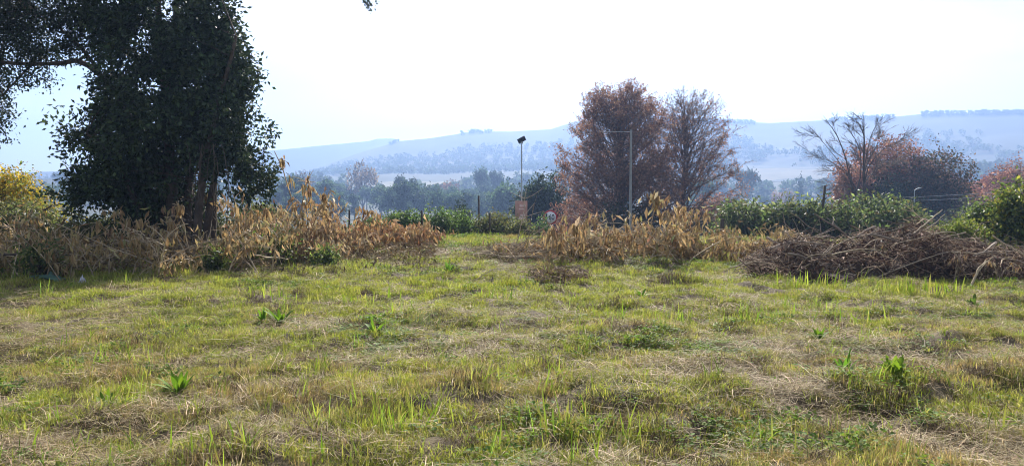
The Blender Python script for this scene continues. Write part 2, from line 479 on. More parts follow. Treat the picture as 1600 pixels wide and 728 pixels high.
GREENS = [(0.045, 0.075, 0.035), (0.06, 0.09, 0.045), (0.07, 0.09, 0.05)]
wood('ridge_plantation', 'dark timber plantation along the crest of the far ridge', 'wood', 3200, (-200, 1900), (1375, 1410), (3.5, 6), GREENS, 41,
     lambda x, y, t, r: (t > 610) & ((fbm(t * .012, t * 0 + 3, 9, 3) > .62) | ((t > 725) & (t < 770)) | (t > 1435)))
wood('hillside_wood', 'broken woodland on the slope below the far ridge', 'wood', 8000, (-200, 1900), (800, 1260), (7, 11), GREENS, 42,
     lambda x, y, t, r: (fbm(x * .006, y * .006, 19, 3) > .52) & ~((t > 1165) & (t < 1310) & (r < 900)), per=14)
wood('valley_wood', 'hazy band of woodland beyond the pale fields', 'wood', 1900, (-200, 1900), (470, 780), (8, 14), GREENS, 43,
     lambda x, y, t, r: (fbm(x * .009, y * .012, 29, 3) > .47) & ~((t > 1170) & (t < 1300) & (r > 640)) & ~((t > 560) & (t < 720) & (r > 560)))

# ------------------------------------------------------------------ valley trees one can tell apart
def tree_mesh_far(seed, h, w, style):
    """returns crown mesh, trunk mesh, base at origin"""
    r = np.random.default_rng(seed)
    polys = [(np.array([[0, 0, -1.0], [r.normal() * .2, 0, h * .35], [r.normal() * .5, 0, h * .8]]), np.array([.03, .022, .006]) * h)]
    if style == 'gum':
        blobs = []
        for k in range(9):
            a = r.uniform(0, 6.28); zz = r.uniform(.35, .88)
            q = w * .5 * (1 - abs(zz - .55)) * r.uniform(.3, .75)
            blobs.append(((math.cos(a) * q, math.sin(a) * q, zz * h), (w * r.uniform(.16, .27), w * r.uniform(.16, .27), h * r.uniform(.08, .15))))
        pal = [(0.065, 0.11, 0.06), (0.09, 0.135, 0.075), (0.045, 0.08, 0.045)]; n, per, L = 190, 14, .055 * w + .2
    elif style == 'round':
        blobs = [((r.normal() * w * .12, r.normal() * w * .12, h * (.5 + .12 * k)), (w * (.48 - .08 * k), w * (.48 - .08 * k), h * .28)) for k in range(3)]
        pal = [(0.065, 0.11, 0.045), (0.085, 0.13, 0.055), (0.05, 0.08, 0.035)]; n, per, L = 190, 14, .06 * w + .25
    elif style == 'conifer':
        blobs = [((0, 0, h * (.15 + .11 * k)), (w * .5 * (1 - k / 8.2), w * .5 * (1 - k / 8.2), h * .1)) for k in range(8)]
        pal = [(0.03, 0.05, 0.035), (0.04, 0.06, 0.04)]; n, per, L = 130, 12, .09 * w + .2
    elif style == 'umbrella':
        blobs = [((r.normal() * w * .18, r.normal() * w * .18, h * .8), (w * .3, w * .3, h * .12)) for k in range(4)]
        blobs += [((w * .28 * math.cos(a), w * .28 * math.sin(a), h * .62), (w * .2, w * .2, h * .08)) for a in (0, 2.1, 3.6)]
        blobs += [((w * .2, 0, h * .4), (w * .15, w * .15, h * .05)), ((-w * .15, 0, h * .33), (w * .15, w * .15, h * .05))]
        pal = [(0.035, 0.055, 0.035), (0.05, 0.07, 0.04)]; n, per, L = 120, 12, .06 * w + .2
        for b in blobs: polys.append((np.array([[0, 0, h * .35], np.array(b[0]) * .6 + [0, 0, h * .25], b[0]]), np.array([.012, .008, .004]) * h))
    else:                                                   # pale bare poplars: fans of rising twigs
        blobs = [((w * .3 * math.cos(a), w * .3 * math.sin(a), h * .58), (w * .2, w * .2, h * .33)) for a in np.arange(0, 6.2, .9)] + [((0, 0, h * .62), (w * .25, w * .25, h * .36))]
        pal = [(0.17, 0.125, 0.085), (0.21, 0.16, 0.11), (0.13, 0.10, 0.07)] if style == 'poplar' else [(0.22, 0.12, 0.07), (0.18, 0.10, 0.06)]
        n, per, L = 150, 8, .05 * w + .2
        for b in blobs: polys.append((np.array([[0, 0, h * .1], np.array(b[0]) * .6, np.array(b[0]) + [0, 0, h * .25]]), np.array([.012, .008, .002]) * h))
    V, Fc, c, _ = crown(blobs, n, per, L, L * .75, pal, r=r, spread=L * .7, droop=.1)
    cm = mesh_np('crown', V, [Fc], c, M['farleaf'])
    V, Q, _ = tubes(polys, 5)
    return cm, mesh_np('trunk', V, [Q], mat=M['farbark'])

FT = {}
for st, hh, ww in (('gum', 14, 9.5), ('round', 11, 9), ('conifer', 12, 7), ('umbrella', 15, 10.5), ('poplar', 14, 14), ('rust', 11, 10)):
    FT[st] = [tree_mesh_far(100 + 7 * k + len(st), hh, ww, st) for k in range(4 if st in ('gum', 'round') else 1)]

def far_tree(name, style, px, Y, scale, label, group=None, var=0, lift=0.0):
    az = (px - 800) / F
    x = az * Y
    z = float(land(np.array(x), np.array(float(Y)))) + lift
    e = empty(name, (x, Y, z), label, 'tree', group)
    cm, tm = FT[style][var % len(FT[style])]
    sc = scale if hasattr(scale, '__len__') else (scale,) * 3
    e.scale = sc; e.rotation_euler[2] = random.uniform(0, 6.28)
    obj('trunk', tm, e); obj('crown', cm, e)
    return e

far_tree('poplar_tree', 'poplar', 567, 385, (1.15, 1.15, 1.85), 'broad pale leafless tree standing above the valley wood', None)
far_tree('poplar_tree', 'poplar', 473, 400, (.7, .7, 1.55), 'narrow pale leafless tree behind the golden wilted shrub', None)
far_tree('autumn_tree', 'rust', 702, 390, (1.6, 1.3, 1.5), 'rusty pale autumn trees in the valley haze right of the eucalypts', None)
far_tree('eucalyptus_tree', 'umbrella', 1166, 360, (.8, .8, 1.45), 'lone eucalyptus with flat airy crown right of the oaks', None)
far_tree('conifer_tree', 'conifer', 1249, 380, (.85, .85, 1.5), 'small dark conifer in the haze left of the bare tree', None)
far_tree('autumn_tree', 'rust', 1232, 372, (.75, .7, 1.1), 'low orange autumn tree beside the hazy conifer', None)
far_tree('autumn_tree', 'rust', 1213, 385, (.6, .6, 1.05), 'small orange tree left of the hazy conifer', None)
far_tree('umbrella_tree', 'umbrella', 634, 300, (.7, .7, 1.12), 'dark flat topped tree poking out of the valley wood', None)
far_tree('eucalyptus_tree', 'gum', 754, 395, (.95, .95, 1.68), 'tall twin topped eucalyptus left of the solar lamp, nearer half', None, 1)
far_tree('eucalyptus_tree', 'gum', 776, 405, (.95, .95, 1.66), 'tall twin topped eucalyptus left of the solar lamp, farther half', None, 2)
rt = np.random.default_rng(77)
def place_txt(px, look):
    for lim, txt in ((95, 'behind the golden bush'), (470, 'left of the tallest golden branch'), (520, 'right of the tallest golden branch'), (545, 'left of the broad pale leafless tree'), (600, 'below the broad pale leafless tree'), (670, 'right of the broad pale leafless tree'), (735, 'behind the small round dark tree'), (812, 'left of the solar lamp'),
                     (1140, 'behind the oaks'), (1215, 'near the lone eucalyptus'), (1330, 'near the hazy conifer'), (9999, 'beyond the right edge shrubs')):
        if px < lim: return look + ' blue grey valley tree ' + txt
for k in range(84):
    if k < 58:
        px, Y = rt.uniform(428, 800), rt.uniform(215, 400)
    elif k < 70:
        px, Y = rt.uniform(1140, 1310), rt.uniform(330, 420)
    else:
        px, Y = rt.choice([rt.uniform(-260, 90), rt.uniform(1600, 1900), rt.uniform(820, 1140)]), rt.uniform(230, 400)
    st = 'gum' if rt.random() < .62 else 'round'
    s = rt.uniform(.68, 1.05) * (0.72 if 1140 < px < 1310 else 1.0)
    left = px < 810
    far_tree('eucalyptus_tree' if st == 'gum' else 'valley_tree', st, px, Y, (s, s, s * rt.uniform(.9, 1.2)),
             place_txt(px, 'tall airy' if st == 'gum' else 'rounded'),
             'hazy valley trees left of the oaks' if left else 'hazy valley trees right of the oaks', k)

# ------------------------------------------------------------------ skeleton trees
def oak(seed, height, radius, leafn, pal, name, base, label, lats=110, low=.10, bare=0.0, skew=0.0, ls=1.0):
    """leader with many ascending limbs whose tips fill a domed envelope"""
    r = np.random.default_rng(seed)
    base = np.asarray(base, float)
    e = empty(name, base, label, 'tree')
    trunk, limbs, twigs, tips = [], [], [], []
    tp = np.stack([np.cumsum(r.normal(size=12) * .04), np.cumsum(r.normal(size=12) * .04), np.linspace(-.6, height * .93, 12)], -1)
    trunk.append((tp, np.interp(tp[:, 2], [0, height * .93], [height * .016, .012])))
    cz, rz = height * .40, height * .60
    def reach(o, d):                                        # distance from o along d to the envelope
        q = np.array([o[0] - skew, o[1], o[2] - cz]) / [radius, radius, rz]; v = d / [radius, radius, rz]
        A, B, Cc = v @ v, q @ v, q @ q - 1
        return max(.4, (-B + math.sqrt(max(B * B - A * Cc, 0))) / A)
    for k in range(lats):
        t = low + (.80 - low) * ((k + r.uniform(0, 1)) / lats) ** 1.35
        zz = t * height
        o = np.array([np.interp(zz, tp[:, 2], tp[:, 0]), np.interp(zz, tp[:, 2], tp[:, 1]), zz])
        a = k * 2.4 + r.uniform(-.6, .6)
        el = np.clip(np.interp(t, [low, .3, .5, .86], [.34, .6, .75, .95]) + r.uniform(-.6, .6), -.12, 1.35)
        d = np.array([math.cos(a) * math.cos(el), math.sin(a) * math.cos(el), math.sin(el)])
        L = reach(o, d) * r.uniform(.70, .92)
        lp = wobble(bez(o, o + d * L * .5 + np.array([d[0], d[1], 0]) * .10 * L, o + d * L + [0, 0, .03 * L], 8), .012 * L, r)
        limbs.append((lp, np.linspace(height * .0042 * (1.15 - t * .6), .005, 8)))
        ns = int(11 * L / radius) + 5
        for s in range(ns):
            u = r.uniform(.2, 1.0) ** .8; q = u * 6.99
            so = lp[int(q)] + (lp[int(q) + 1] - lp[int(q)]) * (q % 1)
            sd = unit(d * .9 + r.normal(size=3) * .5 + [0, 0, .1])
            sl = radius * .24 * r.uniform(.5, 1.05) * (1.3 - .65 * u)
            sp = wobble(np.stack([so + sd * sl * f for f in np.linspace(0, 1, 5)]), .03 * sl, r)
            limbs.append((sp, np.linspace(.011, .007, 5)))
            for w in range(r.integers(5, 9)):
                f = r.uniform(.2, 1); ti = sp[int(f * 4)]
                td = unit(sd * .8 + r.normal(size=3) * .55)
                tl = sl * .5 * r.uniform(.5, 1.2)
                te = ti + td * tl
                twigs.append((np.stack([ti, ti + td * tl * .5 + r.normal(size=3) * .03, te]), np.array([.0065, .0055, .004])))
                tips.append(te); tips.append(ti + td * tl * .6)
    V, Q, _ = tubes(trunk, 9); obj('trunk', mesh_np('trunk', V, [Q], mat=M['barkred'], smooth=True), e)
    V, Q, _ = tubes(limbs, 4)
    V2, Q2, _ = tubes(twigs, 3)
    obj('branches', mesh_np('branches', np.concatenate([V, V2]), [Q, Q2 + len(V)], mat=M['barkred']), e)['kind'] = 'stuff'
    tips = np.array(tips)
    if bare:                                               # leaves hang on mostly low down
        pr = np.clip(1 - bare * tips[:, 2] / height, .03, 1)
        tips = tips[r.random(len(tips)) < pr]
    k = r.integers(0, len(tips), leafn)
    P = tips[k] + r.normal(size=(leafn, 3)) * .09
    l = r.uniform(.08, .18, leafn) * ls
    V, Fc = leaves(P, r.normal(size=(leafn, 3)) + [0, 0, -.5], l, l * .62, r)
    obj('crown', mesh_np('crown', V, [Fc], colours(leafn, pal, None, .2, 4, r), M['redleaf']), e)
    return e

RUST = [(0.27, 0.125, 0.075), (0.34, 0.175, 0.10), (0.18, 0.092, 0.058), (0.40, 0.24, 0.15)]
def onland(px, Y):
    x = (px - 800) / F * Y
    return np.array([x, Y, float(land(np.array(x), np.array(float(Y))))])
oak(201, 13.0, 5.6, 46000, RUST, 'oak_tree', onland(968, 60), 'larger oak with dense twigs and russet leaves left of the barer oak', 230, .12)
oak(202, 12.9, 5.2, 13000, RUST, 'oak_tree', onland(1068, 62), 'barer oak with few russet leaves right of the concrete pole', 150, .13, .85, .45)

# tall bare tree on the right with forked leaning stems
def bare_tree(base, label):
    r = np.random.default_rng(303)
    e = empty('bare_tree', base, label, 'tree')
    main, fine = [], []
    def sub(p0, d, L, rad, lev):
        n = 6
        p1 = p0 + d * L
        pts = wobble(bez(p0, p0 + d * L * .5 + r.normal(size=3) * .03 * L, p1 + [0, 0, .04 * L], n), .012 * L, r)
        (main if lev < 2 else fine).append((pts, np.linspace(rad, rad * .45, n)))
        if lev >= 4: return
        kids = (0, 0, 7, 5)[lev]
        for k in range(kids):
            f = r.uniform(.3, 1.0); q = pts[min(5, int(f * 5))]
            nd = unit(d * .95 + r.normal(size=3) * [.42, .42, .3] + [0, 0, .04])
            sub(q, nd, L * r.uniform(.4, .62), rad * .6, lev + 1)
    Y = base[1]
    def P(px, py, dy=0): return at(px, py, Y + dy) - np.asarray(base)
    root = np.array([0, 0, -.5])
    for tgt, mid, rad in (((1294, 192), (1325, 262), .075), ((1262, 196), (1322, 268), .05), ((1350, 180), (1350, 250), .09), ((1323, 200), (1345, 245), .05), ((1385, 205), (1358, 250), .06),
                          ((1368, 196), (1354, 240), .05), ((1410, 235), (1365, 270), .05), ((1275, 300), (1318, 285), .03), ((1420, 215), (1372, 240), .045), ((1258, 240), (1312, 262), .035)):
        t, m = P(*tgt, r.uniform(-1.5, 1.5)), P(*mid, r.uniform(-.4, .4))
        s = root if rad > .07 else P(1336 if tgt[0] < 1330 else 1351, 305 if tgt[0] < 1330 else 285)
        pts = wobble(bez(s, m, t, 10), .012, r)
        pts = bez(s, 2 * m - .5 * s - .5 * t, t, 10) + np.concatenate([[[0, 0, 0]], r.normal(size=(9, 3)) * .02])
        main.append((pts, np.linspace(rad, rad * .22, 10)))
        for k in range(9):
            f = r.uniform(.3, 1); q = pts[int(f * 9)]
            d = unit(t - m)
            nd = unit(d * .85 + r.normal(size=3) * [.45, .45, .25] + [.22 * np.sign(t[0]), 0, 0])
            sub(q, nd, r.uniform(.8, 1.9) * (1.25 - .55 * f), max(.012, rad * .25), 2)
    V, Q, _ = tubes(main, 6); obj('trunk', mesh_np('trunk', V, [Q], mat=M['greybark'], smooth=True), e)
    V, Q, _ = tubes([(p, np.maximum(rd, .0045)) for p, rd in fine], 3); obj('branches', mesh_np('branches', V, [Q], mat=M['greybark']), e)['kind'] = 'stuff'
bare_tree(onland(1350, 52), 'tall leafless tree with forked leaning stems before the russet trees')

# ------------------------------------------------------------------ leafy trees and shrubs
PAL_DARK = [(0.018, 0.03, 0.014), (0.028, 0.045, 0.02), (0.04, 0.055, 0.025)]
PAL_GREEN = [(0.085, 0.135, 0.045), (0.065, 0.105, 0.035), (0.13, 0.18, 0.06), (0.045, 0.07, 0.03)]
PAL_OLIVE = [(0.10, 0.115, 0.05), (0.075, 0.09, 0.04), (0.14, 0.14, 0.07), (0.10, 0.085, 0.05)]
PAL_GOLD = [(0.42, 0.27, 0.03), (0.34, 0.25, 0.04), (0.22, 0.22, 0.05), (0.14, 0.17, 0.045)]
PAL_BROWN = [(0.22, 0.095, 0.06), (0.28, 0.125, 0.075), (0.14, 0.07, 0.045), (0.33, 0.17, 0.10)]
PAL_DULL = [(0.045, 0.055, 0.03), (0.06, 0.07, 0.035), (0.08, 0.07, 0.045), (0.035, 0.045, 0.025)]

def shrub(name, label, cat, px, py_top, wpx, Y, pal, base_py=None, n=420, per=7, L=.11, W=.045, group=None, seed=0, droop=.4, w=None, m='shrubleaf', tiers=7, inner=.25, base_z=None):
    r = np.random.default_rng(900 + seed)
    x = (px - 800) / F * Y
    zt = at(px, py_top, Y)[2]
    zb = float(gh(np.array(x), np.array(float(Y)))) if base_z is None else base_z
    h = zt - zb; wd = wpx / F * Y
    e = empty(name, (x, Y, zb), label, cat, group)
    blobs, polys = [], []
    for k in range(tiers):
        a = r.uniform(0, 6.28); q = wd * .5 * r.uniform(.15, .62)
        zz = h * r.uniform(.3, .80); s = r.uniform(.24, .36)
        c = np.array([math.cos(a) * q, math.sin(a) * q * .8, zz])
        blobs.append((c, (wd * s, wd * s * .85, min(h * .28, h - zz) + .08 * h)))
    blobs.append((np.array([0, 0, h * .42]), (wd * .40, wd * .34, h * .40)))
    V, Fc, c, C = crown(blobs, n, per, L, W, pal, w, r, spread=L * .9, droop=droop, inner=inner)
    ok = V.reshape(-1, 4, 3)[:, :, 2].min(1) > -.05
    V = V.reshape(-1, 4, 3)[ok].reshape(-1, 3); c = c.reshape(-1, 4, 3)[ok].reshape(-1, 3)
    nb = np.arange(len(V) // 4)[:, None] * 4
    obj('crown', mesh_np('crown', V, [np.concatenate([nb + [0, 1, 2], nb + [0, 2, 3]])], c, M[m]), e)
    for k in range(14):
        t = C[r.integers(0, len(C))]
        polys.append((wobble(bez([r.normal() * .05 * wd, r.normal() * .05 * wd, -.1], [t[0] * .4, t[1] * .4, t[2] * .6], t, 6), .01 * h, r), np.linspace(.012 + .008 * h, .004, 6)))
    V, Q, _ = tubes(polys, 5)
    obj('trunk', mesh_np('trunk', V, [Q], mat=M['bark']), e)
    return e

# trees beyond the road
shrub('evergreen_tree', 'dark evergreen tree behind the orange poster', 'tree', 852, 277, 90, 74, PAL_DARK, n=1300, per=9, L=.28, W=.15, seed=1, m='farleaf')
shrub('evergreen_tree', 'low dark evergreen beside the larger oak', 'tree', 822, 292, 50, 80, PAL_DARK, n=420, per=9, L=.28, W=.15, seed=2, m='farleaf')
shrub('russet_bush', 'russet leaved bush under the left side of the larger oak', 'bush', 905, 300, 90, 64, PAL_BROWN, n=520, per=9, L=.16, W=.09, seed=3, m='redleaf')
shrub('russet_bush', 'russet leaved bush under the right side of the barer oak', 'bush', 1110, 296, 95, 66, PAL_BROWN, n=520, per=9, L=.16, W=.09, seed=4, m='redleaf')
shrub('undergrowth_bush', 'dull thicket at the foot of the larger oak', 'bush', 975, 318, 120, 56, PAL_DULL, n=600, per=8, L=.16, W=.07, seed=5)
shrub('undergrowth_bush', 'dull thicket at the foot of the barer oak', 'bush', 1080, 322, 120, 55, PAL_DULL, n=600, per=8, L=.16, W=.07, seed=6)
shrub('round_bush', 'small dark round tree above the green hedge shrubs', 'tree', 721, 307, 38, 62, PAL_DARK, n=420, per=8, L=.2, W=.1, seed=7, m='farleaf')
shrub('russet_tree', 'russet brown tree behind the tall leafless tree', 'tree', 1385, 226, 150, 86, PAL_BROWN, n=2600, per=10, L=.26, W=.15, tiers=10, seed=8, m='redleaf')
shrub('russet_tree', 'low russet tree left of the dark evergreen clump', 'tree', 1330, 262, 80, 82, PAL_BROWN, n=1100, per=9, L=.24, W=.14, seed=9, m='redleaf')
shrub('evergreen_tree', 'big dark olive and brown tree right of the russet brown tree', 'tree', 1450, 238, 140, 84, [(0.05, 0.05, 0.024), (0.10, 0.066, 0.036), (0.032, 0.04, 0.018), (0.15, 0.088, 0.05)], n=2400, per=10, L=.28, W=.15, seed=10, m='farleaf')
shrub('evergreen_tree', 'dark lower evergreen mass behind the lone road lamp', 'tree', 1405, 272, 160, 80, PAL_DARK, n=2000, per=10, L=.26, W=.14, seed=11, m='farleaf')
oak(205, 11.5, 5.4, 30000, [(0.28, 0.11, 0.09), (0.33, 0.15, 0.115), (0.21, 0.09, 0.075)], 'russet_tree', onland(1538, 108) - [0, 0, 1.5], 'rounded pinkish russet tree behind the evergreen shrub at right', 80, .15, ls=2.0)
shrub('russet_tree', 'brown tree between dark evergreen and pinkish tree', 'tree', 1492, 262, 80, 100, PAL_BROWN, n=1300, per=9, L=.3, W=.17, seed=12, m='redleaf')
shrub('grey_tree', 'greyish brown tree at the far right edge', 'tree', 1602, 258, 90, 125, [(0.15, 0.11, 0.095), (0.12, 0.09, 0.08)], n=600, per=9, L=.3, W=.16, seed=13, m='redleaf')
shrub('russet_tree', 'russet tree behind the tall leafy shrub at the right edge', 'tree', 1578, 256, 100, 104, PAL_BROWN, n=1600, per=10, L=.3, W=.17, seed=15, m='redleaf', tiers=9)
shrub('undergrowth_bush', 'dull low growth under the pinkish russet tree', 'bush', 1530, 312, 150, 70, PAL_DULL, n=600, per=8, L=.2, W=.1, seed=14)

# shrubs along the far edge of the plot
HED = [(578, 340, 70, 27, 'dark green hedge shrub behind the golden wilted branches', PAL_GREEN), (628, 334, 70, 28.5, 'green hedge shrub beside the short dark fence post', PAL_GREEN),
       (676, 328, 80, 29, 'bright topped green hedge shrub below the round tree', PAL_GREEN), (728, 333, 70, 29.5, 'green hedge shrub below the thin grey post', PAL_GREEN),
       (772, 335, 70, 29, 'greyish olive hedge shrub left of the orange poster', PAL_OLIVE), (805, 345, 50, 28, 'olive hedge shrub at the foot of the orange poster', PAL_OLIVE),
       (842, 338, 40, 43, 'bright green bush between poster and speed sign', PAL_GREEN)]
for k, (px, pt, wp, Y, lab, pal) in enumerate(HED):
    shrub('hedge_shrub', lab, 'shrub', px, pt, wp * 1.15, Y, pal, n=800, per=8, L=.085, W=.05, seed=20 + k, group='hedge shrubs along the far edge', base_z=-.45 if Y < 40 else -1.9)
BRD = [(1165, 316, 90, 34, 'broad leaved green shrub nearest the barer oak'), (1212, 318, 80, 35, 'second broad leaved green shrub right of the oaks'),
       (1262, 316, 80, 34, 'broad leaved green shrub at the leaning dark post'), (1322, 308, 95, 33, 'broad leaved green shrub left of the leafless tree'), (1378, 306, 95, 34, 'broad leaved green shrub right of the leafless tree'),
       (1418, 316, 60, 35, 'end shrub of the broad leaved row beside the small road lamp')]
for k, (px, pt, wp, Y, lab) in enumerate(BRD):
    shrub('broadleaf_shrub', lab, 'shrub', px, pt, wp * 1.2, Y, [(0.095, 0.13, 0.055), (0.075, 0.10, 0.045), (0.17, 0.20, 0.10), (0.045, 0.065, 0.03), (0.11, 0.10, 0.055)], n=460, per=8, L=.2, W=.075, seed=30 + k,
          group='broad leaved shrubs behind the right heap', droop=.7, base_z=-.8)
shrub('yellow_bush', 'golden yellow bush at the left edge beside the dark tree', 'bush', 22, 264, 150, 24, PAL_GOLD, n=1500, per=9, L=.10, W=.05, seed=40, w=[4, 3, 2, 2])
shrub('green_bush', 'dull green bush below the golden bush at left', 'bush', 15, 318, 150, 21, PAL_OLIVE, n=900, per=8, L=.11, W=.05, seed=41)
shrub('sapling_shrub', 'tall leafy shrub with yellowish top at the right edge', 'shrub', 1582, 290, 76, 21, [(0.07, 0.10, 0.035), (0.11, 0.145, 0.045), (0.21, 0.21, 0.05)], n=620, per=8, L=.125, W=.06, seed=42, tiers=10)
shrub('pale_shrub', 'pale green open shrub left of the tall leafy shrub', 'shrub', 1528, 318, 66, 22, [(0.11, 0.15, 0.055), (0.15, 0.18, 0.08), (0.07, 0.10, 0.04)], n=480, per=7, L=.10, W=.05, seed=43, tiers=6)
shrub('low_shrub', 'low yellow green shrub behind the end of the twig heap', 'shrub', 1492, 345, 74, 20, [(0.13, 0.16, 0.035), (0.10, 0.13, 0.03), (0.17, 0.17, 0.05)], n=620, per=8, L=.07, W=.04, seed=44)
shrub('weed_bush', 'sunlit weeds under the dark tree behind the left heap', 'weeds', 128, 338, 90, 17.5, PAL_OLIVE, n=420, per=8, L=.09, W=.05, seed=45)

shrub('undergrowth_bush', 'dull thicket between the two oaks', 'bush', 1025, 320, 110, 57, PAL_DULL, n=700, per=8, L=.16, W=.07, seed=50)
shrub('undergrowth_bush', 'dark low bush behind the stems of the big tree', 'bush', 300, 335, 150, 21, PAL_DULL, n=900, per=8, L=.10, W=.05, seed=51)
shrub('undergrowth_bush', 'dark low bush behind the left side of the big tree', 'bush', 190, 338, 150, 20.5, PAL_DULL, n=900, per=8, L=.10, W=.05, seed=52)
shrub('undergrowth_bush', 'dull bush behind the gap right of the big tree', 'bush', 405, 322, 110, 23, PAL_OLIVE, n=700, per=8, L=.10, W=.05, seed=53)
for k, (px, pt, wp, Y, lab) in enumerate(((60, 372, 60, 14.4, 'green leafy regrowth in the left heap below the golden bush'), (335, 392, 44, 14.6, 'small green regrowth at the right end of the left heap'), (432, 352, 60, 16.6, 'green leafy regrowth inside the golden wilted stand'),
                                        (395, 372, 50, 15.6, 'green leaves between the left heap and the golden stand'), (505, 388, 44, 16.3, 'low green regrowth at the foot of the golden stand'))):
    shrub('regrowth_shrub', lab, 'shrub', px, pt, wp, Y, [(0.09, 0.12, 0.04), (0.13, 0.15, 0.06), (0.06, 0.085, 0.03)], n=90, per=7, L=.10, W=.045, seed=60 + k, group='green regrowth in the heaps')

# ------------------------------------------------------------------ the big dark tree on the left
def big_tree():
    r = np.random.default_rng(55)
    Y0 = 18.2
    base = at(272, 372, Y0); base[2] = 0
    e = empty('evergreen_tree', base, 'big dark evergreen tree with many stems behind the left brush heap', 'tree')
    def P(px, py, dy=0): return at(px, py, Y0 + dy) - base
    stems = []
    for bx, mx_, tx, ty, dy, rad in ((268, 266, 240, -60, 0, .17), (285, 290, 330, -40, .5, .13), (302, 318, 372, 60, -.4, .11), (318, 330, 385, 150, .2, .10), (250, 225, 170, 90, .3, .11),
                                     (240, 200, 140, 210, -.3, .09), (262, 255, 290, -120, .6, .15), (330, 335, 340, 40, .7, .09), (232, 180, 120, 270, .2, .06)):
        b = P(bx, 372, dy * .6); b[2] = -.2
        stems.append((wobble(bez(b, P(mx_, 230, dy), P(tx, ty, dy * 2), 12), .02, r), np.linspace(rad, rad * .3, 12)))
    tp = []
    V, Q, _ = tubes(stems, 9); obj('trunk', mesh_np('trunk', V, [Q], mat=M['bark'], smooth=True), e)
    limb = [(wobble(np.concatenate([bez(P(205, 190), P(170, 110), P(125, 97), 7), bez(P(118, 96), P(70, 108), P(-30, 95), 7)]), .012, r), np.linspace(.085, .035, 14)),
            (wobble(bez(P(150, 104), P(120, 60), P(60, 20), 8), .012, r), np.linspace(.05, .015, 8)),
            (wobble(bez(P(50, 101), P(20, 130), P(-15, 170), 8), .012, r), np.linspace(.03, .01, 8)),
            (wobble(bez(P(320, -60), P(450, -120), P(572, -30, -.5), 10), .012, r), np.linspace(.05, .006, 10)),
            (wobble(bez(P(572, -30, -.5), P(574, -10, -.5), P(574, 10, -.5), 5), .005, r), np.linspace(.007, .003, 5)),
            (wobble(bez(P(560, -34, -.5), P(585, -20, -.5), P(588, 4, -.5), 5), .005, r), np.linspace(.007, .003, 5))]
    for l_ in limb:
        V, Q, _ = tubes([l_], 7); obj('limb', mesh_np('limb', V, [Q], mat=M['bark'], smooth=True), e)
    B = []
    def bl(px, py, rx, ry, dy=0, rd=None):
        k = Y0 / F
        B.append((P(px, py, dy), (rx * k, (rd if rd else (rx + ry) * .5 * k), ry * k)))
    for a in ((250, 190, 115, 105), (185, 265, 78, 66), (335, 170, 78, 112), (362, 262, 52, 60), (295, 62, 82, 95), (215, 60, 70, 85), (148, 308, 52, 36), (132, 232, 34, 50), (372, 110, 28, 62),
              (385, 200, 36, 62), (210, 320, 70, 28), (400, 285, 26, 34), (170, 160, 42, 46), (300, 310, 70, 42, 1.2), (345, 318, 50, 34, 1.0), (265, 335, 60, 26, 1.4), (170, 335, 60, 22), (330, 20, 44, 60), (160, 40, 60, 44), (260, -70, 110, 80), (120, -60, 120, 60), (230, 300, 55, 40, 1.0)):
        bl(*a)
    V, Fc, c, C = crown(B, 6600, 15, .12, .06, [(0.028, 0.046, 0.02), (0.04, 0.062, 0.026), (0.06, 0.082, 0.034)], None, r, spread=.10, droop=.45, inner=.25, lump=.26, gaps=.40)
    # the airy upper left crown on its limb
    B = []
    for a in ((95, 25, 62, 34), (30, 55, 52, 46), (-25, 105, 44, 58), (0, 10, 70, 50), (-8, 175, 24, 40), (50, 118, 34, 14), (118, 70, 28, 26), (60, 85, 40, 18)):
        bl(*a)
    V2, F2, c2, C2 = crown(B, 2000, 9, .08, .042, PAL_DARK, None, r, spread=.12, droop=.5, inner=.1, lump=.3)
    B = []
    for a in ((570, -2, 8, 14, -.5, .15), (587, 4, 7, 10, -.5, .15), (568, -26, 24, 14, -.5, .3), (574, 15, 6, 5, -.5, .1)): bl(*a)
    V3, F3, c3, C3 = crown(B, 44, 9, .075, .042, PAL_DARK, None, r, spread=.035, droop=.4, inner=.1, lump=.2)
    obj('crown', mesh_np('crown', np.concatenate([V, V2, V3]), [np.concatenate([Fc, F2 + len(V), F3 + len(V) + len(V2)])], np.concatenate([c, c2, c3]), M['evergreen']), e)
    tw = []
    for t in C[r.integers(0, len(C), 620)]:
        s = stems[r.integers(0, len(stems))][0]; k = np.argmin(np.linalg.norm(s - t, axis=1) + 40 * (s[:, 2] > t[2] + .3)); s0 = s[k]
        if np.linalg.norm(t - s0) > 2.2: continue
        tw.append((bez(s0, (s0 + t) / 2 + [0, 0, .15], t, 5), np.linspace(.016, .004, 5)))
    for t in C2[r.integers(0, len(C2), 160)]:
        allp = np.concatenate([q[0] for q in limb[:3]]); s0 = allp[np.argmin(np.linalg.norm(allp - t, axis=1))]
        tw.append((bez(s0, (s0 + t) / 2 + [0, 0, .1], t, 5), np.linspace(.012, .003, 5)))
    # hanging creepers round the stems
    for k in range(9):
        px = r.uniform(290, 350); tw.append((wobble(bez(P(px, 225, -1.2), P(px + r.normal() * 25, 280, -1.3), P(px + r.normal() * 20, 345, -1.1), 9), .035, r), np.full(9, .008)))
    V, Q, _ = tubes(tw, 4); obj('branches', mesh_np('branches', V, [Q], mat=M['bark']), e)['kind'] = 'stuff'
big_tree()

# ------------------------------------------------------------------ lamps, signs, poles
def solid(name, parts, m, parent=None, loc=None):
    Vs, Fs, b = [], [], 0
    for V, Q in parts:
        Vs.append(V); Fs.append(Q + b); b += len(V)
    return obj(name, mesh_np(name, np.concatenate(Vs), Fs, mat=m), parent, loc)

